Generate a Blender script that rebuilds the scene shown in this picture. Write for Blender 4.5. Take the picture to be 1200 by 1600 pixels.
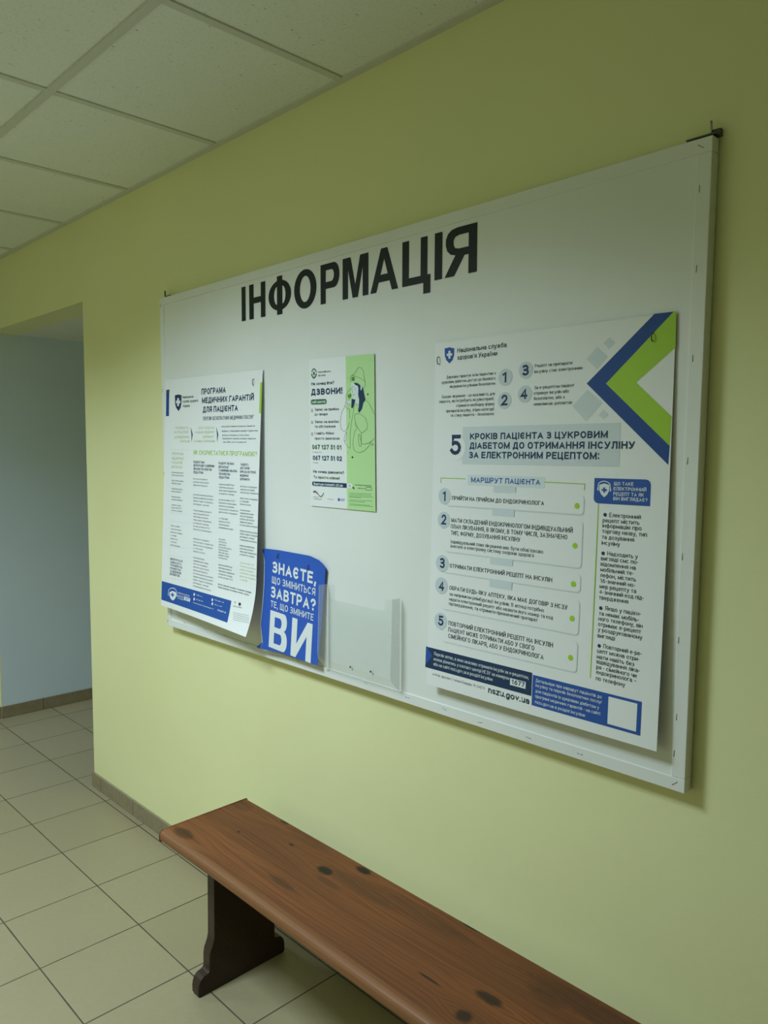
import bpy, math, random
from mathutils import Vector, Matrix
for o in list(bpy.data.objects): bpy.data.objects.remove(o)
SC = bpy.context.scene
COL = SC.collection
PI = math.pi

# ------------------------------------------------------------------ camera
F_PX = 1211.945
cam = bpy.data.cameras.new('camera'); cam_o = bpy.data.objects.new('camera', cam); COL.objects.link(cam_o)
cam.sensor_fit = 'VERTICAL'; cam.sensor_height = 36.0; cam.lens = F_PX/1600*36.0; cam.clip_start = .02; cam.clip_end = 60
YAW, PITCH, ROLL = .8012085, -.0768116, .0041967
fw = Vector((-math.sin(YAW)*math.cos(PITCH), math.cos(YAW)*math.cos(PITCH), math.sin(PITCH)))
rt = fw.cross(Vector((0, 0, 1))).normalized(); up = rt.cross(fw)
r2 = math.cos(ROLL)*rt+math.sin(ROLL)*up; u2 = -math.sin(ROLL)*rt+math.cos(ROLL)*up
cam_o.matrix_world = Matrix(((r2.x, u2.x, -fw.x, 0), (r2.y, u2.y, -fw.y, -1.38251), (r2.z, u2.z, -fw.z, 1.458), (0, 0, 0, 1)))
SC.camera = cam_o

# ------------------------------------------------------------------ exposure, world, lamps
SC.view_settings.view_transform = 'Standard'; SC.view_settings.look = 'None'
SC.view_settings.gamma = 1.0; SC.view_settings.use_curve_mapping = False
SC.view_settings.exposure = 0.0
SC.cycles.diffuse_bounces = 6; SC.cycles.transparent_max_bounces = 16
w = bpy.data.worlds.new('world'); SC.world = w; w.use_nodes = True
w.node_tree.nodes['Background'].inputs[0].default_value = (.5, .6, .55, 1)
w.node_tree.nodes['Background'].inputs[1].default_value = 0.0
LAMP_TINT = (.80, .985, 1.10)
# ceiling panels of the corridor: (x, y, watts)
LAMPS = [(-1.881, -1.426, 38.5), (-4.281, -1.426, 23.5)]
LAMP_SPREAD = math.radians(145)

# poster surfaces: (u,v) metres -> (x, t, z) ; t = distance of paper from wall ; z above floor
FZ=1.458
def clamp(a,b=0.0,c=1.0): return max(b,min(c,a))
def S_R(u,v):
    k=clamp(v/.80,0,1.1)
    return (-1.2245-.0005+u, .0318+.0215*k**1.6, FZ+.2515-v)
def S_M(u,v):
    W=.2615;H=.4;a=u/W;b=v/H
    x=(-1.694*(1-a)-1.433*a)*(1-b)+(-1.688*(1-a)-1.426*a)*b
    z=(.253*(1-a)+.247*a)*(1-b)+(-.149*(1-a)-.150*a)*b
    return (x,.0305,FZ+z)
def S_B(u,v):
    H=.295;k=clamp(v/H,0,1.1)
    t=.0318+.019*k**1.2
    c=clamp((u-.235)/.055)*clamp(1-v/.09); t+=.006*c*c
    return (-1.9215+u,t,FZ-.2885-.0155*u/.29-v)
def S_L(u,v):
    W=.581;k=clamp(v/.79,0,1.1)
    tl=.0315+.032*k**1.2
    e=clamp((v-.62)/.17,0,1.2)
    tr=.0315+.036*k**.8+.034*e*e
    a=clamp(u/W)**1.3
    return (-2.492+u,tl+(tr-tl)*a,FZ+.2475-.006*u/W-v)
def S_N(u,v):   # board face
    return (-2.525+u,.0275,FZ+.5365-v)
SURF={'R':S_R,'M':S_M,'B':S_B,'L':S_L,'N':S_N}

DATA={
'R':[
('P', 'emblem', [(28.7, 13.5), (35.8, 13.4), (43.2, 12.4), (50.6, 14.8), (57.6, 15.9), (57.6, 31.6), (53.3, 42.0), (43.9, 49.2), (34.4, 41.2), (29.6, 31.2)], 'blue_ink', 1),
('P', 'emblem_cross', [(40.4, 20.6), (46.5, 20.6), (46.6, 26.6), (51.8, 26.6), (51.9, 31.9), (46.7, 31.9), (46.9, 38.4), (40.8, 37.9), (40.6, 31.9), (35.5, 31.7), (35.4, 26.6), (40.5, 26.6)], 'white_ink', 2),
('T', 'agency_name', 'Національна служба', 66.7, 204.1, 27.0, 10.5, 'dark_ink', 0.15, 2),
('T', 'agency_name', "здоров'я України", 67.0, 179.5, 42.8, 10.5, 'dark_ink', 0.15, 2),
('T', 'intro_text#0', 'Держава гарантує всім пацієнтам з', 35.9, 176.5, 83.0, 7.0, 'dark_ink', 0.12, 2),
('T', 'intro_text#0', 'цукровим діабетом доступ до базового', 21.2, 176.2, 93.9, 7.1, 'dark_ink', 0.12, 2),
('T', 'intro_text#0', 'лікування інсулінами безоплатно', 45.5, 176.0, 104.9, 7.0, 'dark_ink', 0.12, 2),
('T', 'intro_text#1', 'Базове лікування – це можливість для', 23.3, 175.5, 127.0, 7.1, 'dark_ink', 0.12, 2),
('T', 'intro_text#1', 'пацієнта, які потребують інсулінотерапії,', 15.0, 174.7, 137.6, 7.1, 'dark_ink', 0.12, 2),
('T', 'intro_text#1', 'отримати необхідну форму', 66.5, 175.0, 148.7, 7.0, 'dark_ink', 0.12, 2),
('T', 'intro_text#1', 'препаратів інсуліну, згідно категорії', 36.0, 174.8, 159.9, 7.1, 'dark_ink', 0.12, 2),
('T', 'intro_text#1', 'та стану пацієнта – безоплатно', 49.9, 174.5, 170.2, 7.0, 'dark_ink', 0.12, 2),
('T', 'intro_text#2', 'Рецепт на препарати', 277.5, 366.2, 75.7, 6.8, 'dark_ink', 0.12, 2),
('T', 'intro_text#2', 'інсуліну стає електронним', 277.3, 389.5, 87.4, 6.8, 'dark_ink', 0.12, 2),
('T', 'intro_text#3', 'За е-рецептом пацієнт', 277.6, 372.6, 120.2, 6.8, 'dark_ink', 0.12, 2),
('T', 'intro_text#3', 'отримує інсулін або', 276.9, 360.8, 131.4, 6.8, 'dark_ink', 0.12, 2),
('T', 'intro_text#3', 'безоплатно, або з', 277.0, 351.3, 142.5, 6.8, 'dark_ink', 0.12, 2),
('T', 'intro_text#3', 'невеликою доплатою', 277.4, 368.9, 154.0, 6.8, 'dark_ink', 0.12, 2),
('C', 'number_badge#0', 203.0, 90.7, 18.1, 'grey_badge', 2),
('T', 'numeral#0', '1', 195.4, 207.8, 101.9, 23.1, 'navy_ink', 0.2, 3),
('C', 'number_badge#1', 202.2, 139.9, 17.7, 'grey_badge', 2),
('T', 'numeral#1', '2', 194.0, 210.4, 150.5, 23.2, 'navy_ink', 0.2, 3),
('C', 'number_badge#2', 255.5, 79.8, 17.6, 'grey_badge', 2),
('T', 'numeral#2', '3', 246.1, 263.4, 90.7, 22.6, 'navy_ink', 0.2, 3),
('C', 'number_badge#3', 254.4, 129.0, 17.7, 'grey_badge', 2),
('T', 'numeral#3', '4', 243.8, 260.9, 139.3, 22.7, 'navy_ink', 0.2, 3),
('P', 'diamond#0', [(420.9, 46.9), (443.8, 67.8), (421.7, 89.3), (398.3, 68.0)], 'grey_print', 1),
('P', 'diamond#1', [(445.9, 31.2), (459.2, 42.1), (446.2, 53.3), (433.8, 41.2)], 'grey_print', 1),
('P', 'diamond#2', [(402.3, 128.2), (435.8, 154.4), (401.5, 189.3), (369.8, 158.6)], 'grey_print', 1),
('P', 'diamond#3', [(438.4, 167.8), (449.6, 177.3), (439.1, 186.2), (429.1, 178.1)], 'grey_print', 1),
('P', 'chevron', [(536.2, -1.7), (572.5, -1.1), (442.2, 118.4), (574.4, 237.8), (573.4, 272.1), (400.3, 115.9)], 'navyblue_ink', 1),
('P', 'chevron_band', [(572.5, -1.1), (577.4, -0.9), (578.1, 62.6), (504.6, 120.1), (575.8, 184.9), (574.4, 237.8), (442.2, 118.4)], 'green_ink', 1),
('G', 'title_banner', 87.5, 194.0, 476.7, 277.0, 0, '1111', 'grey_print', 1),
('C', 'title_badge', 67.3, 240.3, 29.7, 'paper', 2),
('T', 'title_numeral', '5', 52.1, 84.0, 256.9, 45.9, 'navy_ink', 0.2, 3),
('T', 'title_text', 'КРОКІВ ПАЦІЄНТА З ЦУКРОВИМ', 109.4, 449.9, 222.2, 13.8, 'navy_ink', 0.19, 3),
('T', 'title_text', 'ДІАБЕТОМ ДО ОТРИМАННЯ ІНСУЛІНУ', 108.9, 506.4, 242.9, 14.1, 'navy_ink', 0.19, 3),
('T', 'title_text', 'ЗА ЕЛЕКТРОННИМ РЕЦЕПТОМ:', 107.8, 433.2, 263.6, 14.3, 'navy_ink', 0.19, 3),
('G', 'route_heading', 105.4, 300.7, 310.2, 323.6, 0, '1111', 'pale_print', 1),
('T', 'route_heading_text', 'МАРШРУТ ПАЦІЄНТА', 116.0, 299.2, 317.4, 11.6, 'blue_ink', 0.17, 2),
('S', 'route_bracket', [(25.9, 322.0), (25.5, 310.0), (99.1, 310.0)], 1.6, 'green_ink', 2),
('S', 'route_bracket#1', [(309.5, 311.0), (403.6, 312.1), (403.4, 324.3)], 1.6, 'green_ink', 2),
('G', 'step_card_rim#0', 42.8, 334.8, 404.7, 374.7, 9, '1111', 'grey_print', 2),
('G', 'step_card#0', 42.8, 334.5, 403.1, 372.2, 8, '1111', 'paper', 3),
('G', 'step_card_rim#1', 43.7, 386.9, 404.2, 480.9, 9, '1111', 'grey_print', 2),
('G', 'step_card#1', 43.7, 386.6, 402.5, 478.5, 8, '1111', 'paper', 3),
('G', 'step_card_rim#2', 41.1, 491.3, 404.1, 529.4, 9, '1111', 'grey_print', 2),
('G', 'step_card#2', 41.0, 491.1, 402.5, 527.0, 8, '1111', 'paper', 3),
('G', 'step_card_rim#3', 42.6, 543.7, 404.2, 614.8, 9, '1111', 'grey_print', 2),
('G', 'step_card#3', 42.5, 543.5, 402.5, 612.5, 8, '1111', 'paper', 3),
('G', 'step_card_rim#4', 46.2, 626.8, 403.8, 689.9, 9, '1111', 'grey_print', 2),
('G', 'step_card#4', 46.1, 626.6, 402.1, 687.6, 8, '1111', 'paper', 3),
('G', 'step_connector#0', 179.5, 323.7, 238.5, 337.4, 0, '1111', 'grey_print', 4),
('G', 'step_connector#1', 178.5, 371.3, 236.8, 388.1, 0, '1111', 'grey_print', 4),
('G', 'step_connector#2', 177.0, 478.3, 237.2, 494.0, 0, '1111', 'grey_print', 4),
('G', 'step_connector#3', 177.4, 526.4, 237.4, 544.9, 0, '1111', 'grey_print', 4),
('C', 'step_badge#0', 39.0, 351.5, 18.9, 'grey_badge', 5),
('T', 'step_numeral#0', '1', 33.2, 43.8, 363.0, 23.3, 'navy_ink', 0.2, 6),
('C', 'step_badge#1', 38.8, 407.1, 19.0, 'grey_badge', 5),
('T', 'step_numeral#1', '2', 31.7, 46.3, 417.4, 23.4, 'navy_ink', 0.2, 6),
('C', 'step_badge#2', 37.6, 507.9, 19.4, 'grey_badge', 5),
('T', 'step_numeral#2', '3', 30.0, 46.1, 518.6, 23.5, 'navy_ink', 0.2, 6),
('C', 'step_badge#3', 37.6, 559.7, 19.4, 'grey_badge', 5),
('T', 'step_numeral#3', '4', 30.1, 46.2, 571.6, 23.5, 'navy_ink', 0.2, 6),
('C', 'step_badge#4', 39.1, 642.5, 19.5, 'grey_badge', 5),
('T', 'step_numeral#4', '5', 31.6, 47.7, 653.2, 23.6, 'navy_ink', 0.2, 6),
('C', 'step_dot#0', 388.5, 355.8, 5.7, 'green_dot', 5),
('C', 'step_dot#1', 387.5, 435.4, 5.7, 'green_dot', 5),
('C', 'step_dot#2', 387.4, 512.2, 5.8, 'green_dot', 5),
('C', 'step_dot#3', 387.7, 581.5, 5.8, 'green_dot', 5),
('C', 'step_dot#4', 388.0, 660.7, 5.8, 'green_dot', 5),
('T', 'step_text', 'ПРИЙТИ НА ПРИЙОМ ДО ЕНДОКРИНОЛОГА', 61.5, 310.8, 359.1, 8.9, 'dark_ink', 0.16, 5),
('T', 'step_text', 'МАТИ СКЛАДЕНИЙ ЕНДОКРИНОЛОГОМ ІНДИВІДУАЛЬНИЙ', 61.8, 380.8, 410.3, 9.6, 'dark_ink', 0.16, 5),
('T', 'step_text', 'ПЛАН ЛІКУВАННЯ, В ЯКОМУ, В ТОМУ ЧИСЛІ, ЗАЗНАЧЕНО', 60.6, 369.1, 424.5, 9.6, 'dark_ink', 0.16, 5),
('T', 'step_text', 'ТИП, ФОРМУ, ДОЗУВАННЯ ІНСУЛІНУ', 61.2, 254.3, 439.2, 9.6, 'dark_ink', 0.16, 5),
('T', 'step_text', "Індивідуальний план лікування має бути обов'язково", 62.0, 312.9, 458.5, 8.3, 'dark_ink', 0.12, 5),
('T', 'step_text', "внесено в електронну систему охорони здоров'я", 61.5, 290.2, 468.5, 8.3, 'dark_ink', 0.12, 5),
('T', 'step_text', 'ОТРИМАТИ ЕЛЕКТРОННИЙ РЕЦЕПТ НА ІНСУЛІН', 60.8, 337.2, 514.8, 9.3, 'dark_ink', 0.16, 5),
('T', 'step_text', 'ОБРАТИ БУДЬ-ЯКУ АПТЕКУ, ЯКА МАЄ ДОГОВІР З НСЗУ', 62.1, 375.7, 565.6, 9.3, 'dark_ink', 0.16, 5),
('T', 'step_text', 'за напрямком реімбурсації інсулінів. В аптеці потрібно', 62.8, 320.4, 579.1, 8.0, 'dark_ink', 0.12, 5),
('T', 'step_text', 'надати електронний рецепт або назвати його номер та код', 62.4, 342.9, 590.8, 8.0, 'dark_ink', 0.12, 5),
('T', 'step_text', 'підтвердження, та отримати призначений препарат', 62.0, 306.2, 601.4, 8.0, 'dark_ink', 0.12, 5),
('T', 'step_text', 'ПОВТОРНИЙ ЕЛЕКТРОННИЙ РЕЦЕПТ НА ІНСУЛІН', 63.3, 345.7, 648.0, 10.0, 'dark_ink', 0.16, 5),
('T', 'step_text', 'ПАЦІЄНТ МОЖЕ ОТРИМАТИ АБО У СВОГО', 63.1, 300.6, 662.7, 10.0, 'dark_ink', 0.16, 5),
('T', 'step_text', 'СІМЕЙНОГО ЛІКАРЯ, АБО У ЕНДОКРИНОЛОГА', 63.8, 324.1, 677.4, 10.0, 'dark_ink', 0.16, 5),
('G', 'info_heading', 424.7, 299.6, 541.7, 348.6, 10, '0101', 'blue_ink', 1),
('P', 'headset_icon', [(435.8, 312.5), (446.5, 309.4), (457.4, 312.3), (457.3, 323.7), (453.6, 330.7), (447.4, 336.3), (440.6, 330.7), (436.5, 323.1)], 'white_ink', 2),
('S', 'headset_icon', [(434.2, 320.4), (433.6, 312.0), (437.7, 307.4), (446.3, 305.2), (454.7, 307.5), (459.2, 312.3), (459.3, 320.8)], 1.6, 'white_ink', 2),
('S', 'headset_icon', [(433.2, 317.6), (433.5, 323.8)], 2.4, 'white_ink', 2),
('S', 'headset_icon', [(460.1, 318.3), (460.4, 324.4)], 2.4, 'white_ink', 2),
('P', 'headset_cross', [(444.7, 317.2), (448.7, 317.1), (448.8, 320.4), (452.8, 320.5), (453.0, 324.1), (449.0, 324.0), (449.1, 327.3), (445.1, 327.2), (445.0, 323.9), (441.2, 323.7), (441.1, 320.4), (444.8, 320.5)], 'blue_ink', 3),
('T', 'info_heading_text', 'ЩО ТАКЕ', 467.1, 507.2, 312.3, 6.6, 'white_ink', 0.17, 2),
('T', 'info_heading_text', 'ЕЛЕКТРОННИЙ', 466.6, 533.5, 322.0, 6.6, 'white_ink', 0.17, 2),
('T', 'info_heading_text', 'РЕЦЕПТ ТА ЯК', 466.5, 529.1, 331.8, 6.6, 'white_ink', 0.17, 2),
('T', 'info_heading_text', 'ВІН ВИГЛЯДАЄ?', 466.9, 536.4, 340.9, 6.6, 'white_ink', 0.17, 2),
('S', 'info_line', [(435.5, 348.8), (433.9, 691.9)], 1.9, 'green_ink', 1),
('C', 'bullet#0', 450.7, 369.8, 3.6, 'navy_ink', 2),
('C', 'bullet#1', 449.8, 444.6, 3.6, 'navy_ink', 2),
('C', 'bullet#2', 449.9, 551.4, 3.6, 'navy_ink', 2),
('C', 'bullet#3', 450.1, 625.4, 3.6, 'navy_ink', 2),
('T', 'info_text', 'Електронний', 459.8, 524.4, 373.5, 8.3, 'dark_ink', 0.125, 2),
('T', 'info_text', 'рецепт містить', 446.1, 522.1, 384.4, 8.3, 'dark_ink', 0.125, 2),
('T', 'info_text', 'інформацію про', 445.9, 526.9, 394.6, 8.4, 'dark_ink', 0.125, 2),
('T', 'info_text', 'торгову назву, тип', 445.8, 537.9, 405.4, 8.4, 'dark_ink', 0.125, 2),
('T', 'info_text', 'та дозування', 445.7, 512.8, 416.7, 8.4, 'dark_ink', 0.125, 2),
('T', 'info_text', 'інсуліну', 445.6, 484.4, 428.0, 8.4, 'dark_ink', 0.125, 2),
('T', 'info_text', 'Надходить у', 458.9, 521.6, 447.8, 8.3, 'dark_ink', 0.125, 2),
('T', 'info_text', 'вигляді смс по-', 445.8, 523.2, 458.3, 8.4, 'dark_ink', 0.125, 2),
('T', 'info_text', 'відомлення на', 445.6, 518.8, 469.2, 8.4, 'dark_ink', 0.125, 2),
('T', 'info_text', 'мобільний те-', 445.5, 515.0, 480.0, 8.4, 'dark_ink', 0.125, 2),
('T', 'info_text', 'лефон, містить', 445.4, 520.1, 490.9, 8.4, 'dark_ink', 0.125, 2),
('T', 'info_text', '16-значний но-', 446.0, 518.9, 501.9, 8.4, 'dark_ink', 0.125, 2),
('T', 'info_text', 'мер рецепту та', 445.5, 521.8, 512.8, 8.4, 'dark_ink', 0.125, 2),
('T', 'info_text', '4-значний код під-', 445.4, 537.3, 523.6, 8.4, 'dark_ink', 0.125, 2),
('T', 'info_text', 'твердження', 445.0, 506.4, 534.6, 8.4, 'dark_ink', 0.125, 2),
('T', 'info_text', 'Якщо у пацієн-', 459.1, 533.1, 554.0, 8.4, 'dark_ink', 0.125, 2),
('T', 'info_text', 'та немає мобіль-', 446.5, 530.2, 565.5, 8.4, 'dark_ink', 0.125, 2),
('T', 'info_text', 'ного телефону, він', 446.1, 537.6, 576.0, 8.4, 'dark_ink', 0.125, 2),
('T', 'info_text', 'отримає е-рецепт', 445.7, 535.3, 586.9, 8.4, 'dark_ink', 0.125, 2),
('T', 'info_text', 'у роздрукованому', 445.7, 538.1, 597.5, 8.4, 'dark_ink', 0.125, 2),
('T', 'info_text', 'вигляді', 445.5, 482.6, 609.3, 8.4, 'dark_ink', 0.125, 2),
('T', 'info_text', 'Повторний е-ре-', 459.0, 538.8, 628.1, 8.4, 'dark_ink', 0.125, 2),
('T', 'info_text', 'цепт можна отри-', 446.2, 534.4, 639.2, 8.4, 'dark_ink', 0.125, 2),
('T', 'info_text', 'мати навіть без', 446.1, 524.8, 650.6, 8.4, 'dark_ink', 0.125, 2),
('T', 'info_text', 'відвідування ліка-', 446.0, 536.4, 660.5, 8.4, 'dark_ink', 0.125, 2),
('T', 'info_text', 'ря - сімейного чи', 446.0, 530.2, 671.2, 8.4, 'dark_ink', 0.125, 2),
('T', 'info_text', 'ендокринолога –', 446.1, 530.7, 681.1, 8.5, 'dark_ink', 0.125, 2),
('T', 'info_text', 'по телефону', 446.1, 507.9, 693.5, 8.5, 'dark_ink', 0.125, 2),
('G', 'contact_band', -5.0, 710.4, 297.8, 759.6, 0, '1111', 'navy_ink', 1),
('P', 'contact_arrow', [(-3.5, 708.0), (16.3, 729.3), (-5.0, 754.9)], 'blue_ink', 2),
('G', 'website_band', 299.4, 714.0, 543.8, 778.3, 0, '1111', 'blue_ink', 1),
('T', 'contact_text', 'Перелік аптек, в яких можливо отримати інсулін за е-рецептом,', 21.8, 289.8, 725.9, 7.8, 'white_ink', 0.14, 2),
('T', 'contact_text', 'можна дізнатись у контакт-центрі НСЗУ за номером', 21.0, 239.8, 738.2, 7.8, 'white_ink', 0.14, 2),
('T', 'contact_text', 'або на сайті nszu.gov.ua в розділі Інсуліни', 21.0, 195.2, 750.3, 7.8, 'white_ink', 0.14, 2),
('G', 'phone_box', 242.3, 733.1, 282.7, 747.9, 0, '1111', 'white_ink', 2),
('T', 'phone_number', '1677', 246.5, 279.7, 744.9, 10.5, 'dark_ink', 0.18, 3),
('T', 'address_text', 'м. Київ, проспект Степана Бандери, 19, 04073', 20.1, 173.8, 773.6, 6.0, 'dark_ink', 0.09, 2),
('T', 'website_address', 'nszu.gov.ua', 184.7, 293.7, 778.0, 14.1, 'dark_ink', 0.17, 2),
('T', 'website_text', 'Детальніше про маршрут пацієнтів до', 307.6, 460.7, 727.1, 6.9, 'white_ink', 0.14, 2),
('T', 'website_text', 'інсуліну та перелік безоплатних послуг', 307.7, 462.4, 737.4, 6.9, 'white_ink', 0.14, 2),
('T', 'website_text', 'для пацієнтів із цукровим діабетом у', 308.0, 456.1, 749.2, 6.9, 'white_ink', 0.14, 2),
('T', 'website_text', 'програмі медичних гарантій - на сайті', 308.0, 459.2, 760.3, 6.9, 'white_ink', 0.14, 2),
('T', 'website_text', 'nszu.gov.ua в розділі Інсуліни', 307.9, 426.1, 772.1, 6.9, 'white_ink', 0.14, 2),
('G', 'blank_panel', 475.4, 719.4, 535.1, 772.6, 0, '1111', 'paper', 2),
],
'M':[
('G', 'green_column', 153.5, 0.1, 261.9, 400.5, 0, '1111', 'green_paper', 1),
('S', 'hospital_emblem', [(13.0, 34.8), (14.8, 29.6), (21.6, 26.3), (28.7, 29.9), (31.8, 35.7)], 3.4, 'green_dark_ink', 2),
('S', 'hospital_emblem', [(11.2, 38.9), (13.2, 44.3), (20.7, 50.6), (29.4, 44.5), (31.9, 39.3)], 4.2, 'green_dark_ink', 2),
('P', 'hospital_emblem', [(21.6, 31.1), (25.7, 37.2), (25.6, 41.3), (21.4, 43.5), (17.1, 41.2), (17.5, 36.8)], 'green_dark_ink', 1),
('T', 'hospital_name', 'РОМАНІВСЬКА', 38.6, 92.6, 38.1, 4.2, 'dark_ink', 0.16, 2),
('T', 'hospital_name', 'ЛІКАРНЯ', 38.8, 70.1, 47.3, 4.0, 'dark_ink', 0.16, 2),
('T', 'question_text', 'Не хочеш йти?', 9.8, 105.6, 70.5, 8.9, 'navy_ink', 0.17, 2),
('T', 'call_heading', 'ДЗВОНИ!', 8.3, 139.0, 96.9, 16.9, 'navy_ink', 0.22, 2),
('G', 'call_pill', 6.0, 108.7, 74.2, 122.4, 8, '1111', 'green_dark_ink', 2),
('T', 'call_pill_text', 'call-центр', 10.7, 70.1, 119.0, 7.9, 'white_ink', 0.17, 3),
('S', 'list_mark#0', [(8.4, 138.4), (9.2, 135.8), (11.4, 134.9), (13.8, 136.1), (14.2, 138.5), (13.6, 140.9), (11.2, 142.1), (8.9, 140.8), (8.4, 138.4)], 1.2, 'dark_ink', 2),
('S', 'list_mark#1', [(7.8, 170.8), (8.6, 168.1), (10.7, 167.2), (13.2, 168.4), (13.5, 170.8), (12.9, 173.2), (10.6, 174.4), (8.3, 173.2), (7.8, 170.8)], 1.2, 'dark_ink', 2),
('S', 'list_mark#2', [(7.1, 202.6), (8.0, 200.0), (10.1, 199.0), (12.6, 200.2), (12.9, 202.6), (12.3, 205.0), (10.0, 206.2), (7.7, 205.0), (7.1, 202.6)], 1.2, 'dark_ink', 2),
('T', 'service_text', 'Запис на прийом', 23.3, 123.6, 139.7, 7.6, 'dark_ink', 0.13, 2),
('T', 'service_text', 'до лікаря', 21.9, 76.9, 152.5, 7.6, 'dark_ink', 0.13, 2),
('T', 'service_text', 'Запис на аналізи', 22.7, 122.7, 172.9, 7.6, 'dark_ink', 0.13, 2),
('T', 'service_text', 'та обстеження', 21.9, 109.1, 185.6, 7.7, 'dark_ink', 0.13, 2),
('T', 'service_text', 'І навіть «Мені', 21.5, 101.9, 203.8, 7.7, 'dark_ink', 0.13, 2),
('T', 'service_text', 'просто запитати»', 21.7, 125.9, 217.8, 7.5, 'dark_ink', 0.13, 2),
('T', 'phone_number#0', '067 127 51 01', 10.0, 133.2, 244.0, 12.6, 'green_dark_ink', 0.22, 2),
('T', 'phone_number#1', '067 127 51 02', 12.3, 134.0, 273.8, 12.8, 'navy_ink', 0.22, 2),
('T', 'phone_note', 'Головна лінія', 9.9, 50.3, 253.0, 2.8, 'dark_ink', 0.1, 2),
('T', 'phone_note#1', 'Резерв', 12.1, 34.4, 281.8, 2.8, 'dark_ink', 0.1, 2),
('T', 'question_text', 'Не хочеш дзвонити?', 13.3, 141.9, 308.4, 7.9, 'dark_ink', 0.17, 2),
('T', 'question_text', 'То просто клікни!', 14.1, 123.6, 323.7, 7.9, 'green_dark_ink', 0.17, 2),
('G', 'website_pill', 7.6, 332.3, 152.7, 344.1, 6, '1001', 'navy_ink', 2),
('T', 'website_address', 'likarnya-romaniv.zt.ua', 14.6, 136.8, 342.1, 7.8, 'white_ink', 0.17, 3),
('G', 'search_button', 152.7, 332.2, 175.0, 343.9, 6, '0110', 'paper', 2),
('S', 'magnifier', [(167.4, 338.0), (166.4, 336.4), (163.9, 335.8), (161.4, 336.9), (160.8, 339.0), (162.8, 340.2), (165.6, 340.1), (167.4, 338.4), (167.9, 341.7)], 0.9, 'dark_ink', 3),
('P', 'cursor', [(175.4, 339.9), (184.4, 342.4), (180.6, 343.5), (183.6, 346.6), (181.8, 347.3), (179.1, 344.3), (176.8, 346.0)], 'dark_ink', 3),
('T', 'more_info_text', 'На більше інформації', 185.0, 247.8, 336.5, 3.5, 'dark_ink', 0.15, 2),
('T', 'more_info_text', 'натисни', 194.8, 222.9, 344.4, 3.5, 'dark_ink', 0.15, 2),
('S', 'more_info_frame', [(227.8, 339.7), (247.0, 339.4), (248.7, 342.6), (246.5, 346.0), (227.8, 346.3), (226.1, 343.1), (227.8, 339.7)], 1.1, 'dark_ink', 2),
('S', 'small_print', [(162.1, 357.6), (246.8, 356.1)], 0.8, 'green_dark_ink', 2),
('S', 'small_print', [(162.0, 361.9), (246.8, 359.9)], 0.8, 'green_dark_ink', 2),
('S', 'small_print', [(161.9, 366.1), (253.8, 363.7)], 0.8, 'green_dark_ink', 2),
('S', 'small_print', [(161.9, 368.1), (209.2, 367.6)], 0.8, 'green_dark_ink', 2),
('S', 'small_print', [(161.8, 375.4), (251.3, 374.0)], 0.8, 'green_dark_ink', 2),
('S', 'small_print', [(161.7, 378.8), (223.7, 378.5)], 0.8, 'green_dark_ink', 2),
('S', 'small_print', [(161.6, 385.5), (241.6, 385.7)], 0.8, 'green_dark_ink', 2),
('S', 'small_print', [(161.6, 388.9), (253.5, 388.2)], 0.8, 'green_dark_ink', 2),
('S', 'flag_ribbon', [(12.2, 361.6), (16.2, 359.3), (21.8, 358.7), (27.3, 361.2), (32.8, 365.9), (38.2, 370.4), (43.7, 372.4), (50.0, 369.8), (57.5, 362.0)], 2.2, 'dark_ink', 2),
('S', 'flag_ribbon', [(13.9, 362.9), (19.0, 360.9), (24.5, 362.8), (29.4, 366.1)], 2.0, 'red_ink', 3),
('S', 'flag_ribbon', [(41.7, 373.7), (46.4, 373.7), (51.4, 370.6), (56.4, 364.8)], 1.6, 'gold_ink', 3),
('T', 'partner_text', 'німецька', 12.5, 34.8, 375.7, 2.8, 'dark_ink', 0.1, 2),
('T', 'partner_text', 'співпраця', 12.4, 48.4, 381.1, 3.2, 'dark_ink', 0.1, 2),
('T', 'partner_text', 'медичний проєкт', 72.9, 99.6, 378.7, 2.8, 'grey_ink', 0.1, 2),
('G', 'partner_mark', 116.0, 373.4, 123.3, 380.8, 0, '1111', 'blue_ink', 1),
('T', 'partner_text', 'Здорові', 125.4, 144.5, 375.9, 3.1, 'blue_ink', 0.12, 2),
('T', 'partner_text', 'серця', 125.3, 141.3, 379.9, 3.1, 'blue_ink', 0.12, 2),
('P', 'sparkle#0', [(237.1, 97.8), (238.5, 100.8), (241.8, 101.9), (238.5, 102.7), (237.0, 105.6), (235.6, 102.7), (232.3, 101.6), (235.6, 100.7)], 'green_dark_ink', 1),
('P', 'sparkle#1', [(176.1, 258.7), (177.8, 262.0), (181.6, 263.0), (177.7, 264.2), (176.0, 267.6), (174.4, 264.3), (170.6, 263.2), (174.4, 262.1)], 'green_dark_ink', 1),
('P', 'sparkle#2', [(157.4, 248.5), (158.2, 250.0), (159.9, 250.5), (158.1, 251.0), (157.4, 252.6), (156.6, 251.1), (154.8, 250.6), (156.6, 250.1)], 'green_dark_ink', 1),
('P', 'sparkle#3', [(159.7, 54.7), (160.3, 55.9), (161.7, 56.4), (160.3, 56.7), (159.6, 57.9), (159.1, 56.6), (157.6, 56.2), (159.1, 55.8)], 'green_dark_ink', 1),
('P', 'portrait_face', [(173.5, 69.6), (184.0, 69.7), (202.3, 78.2), (203.8, 93.8), (198.2, 106.7), (205.0, 113.5), (203.3, 126.6), (194.2, 127.7), (189.4, 122.9), (190.3, 113.1), (182.1, 112.8), (177.9, 107.8), (173.6, 96.1), (172.6, 81.1)], 'pale_skin_print', 2),
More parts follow.
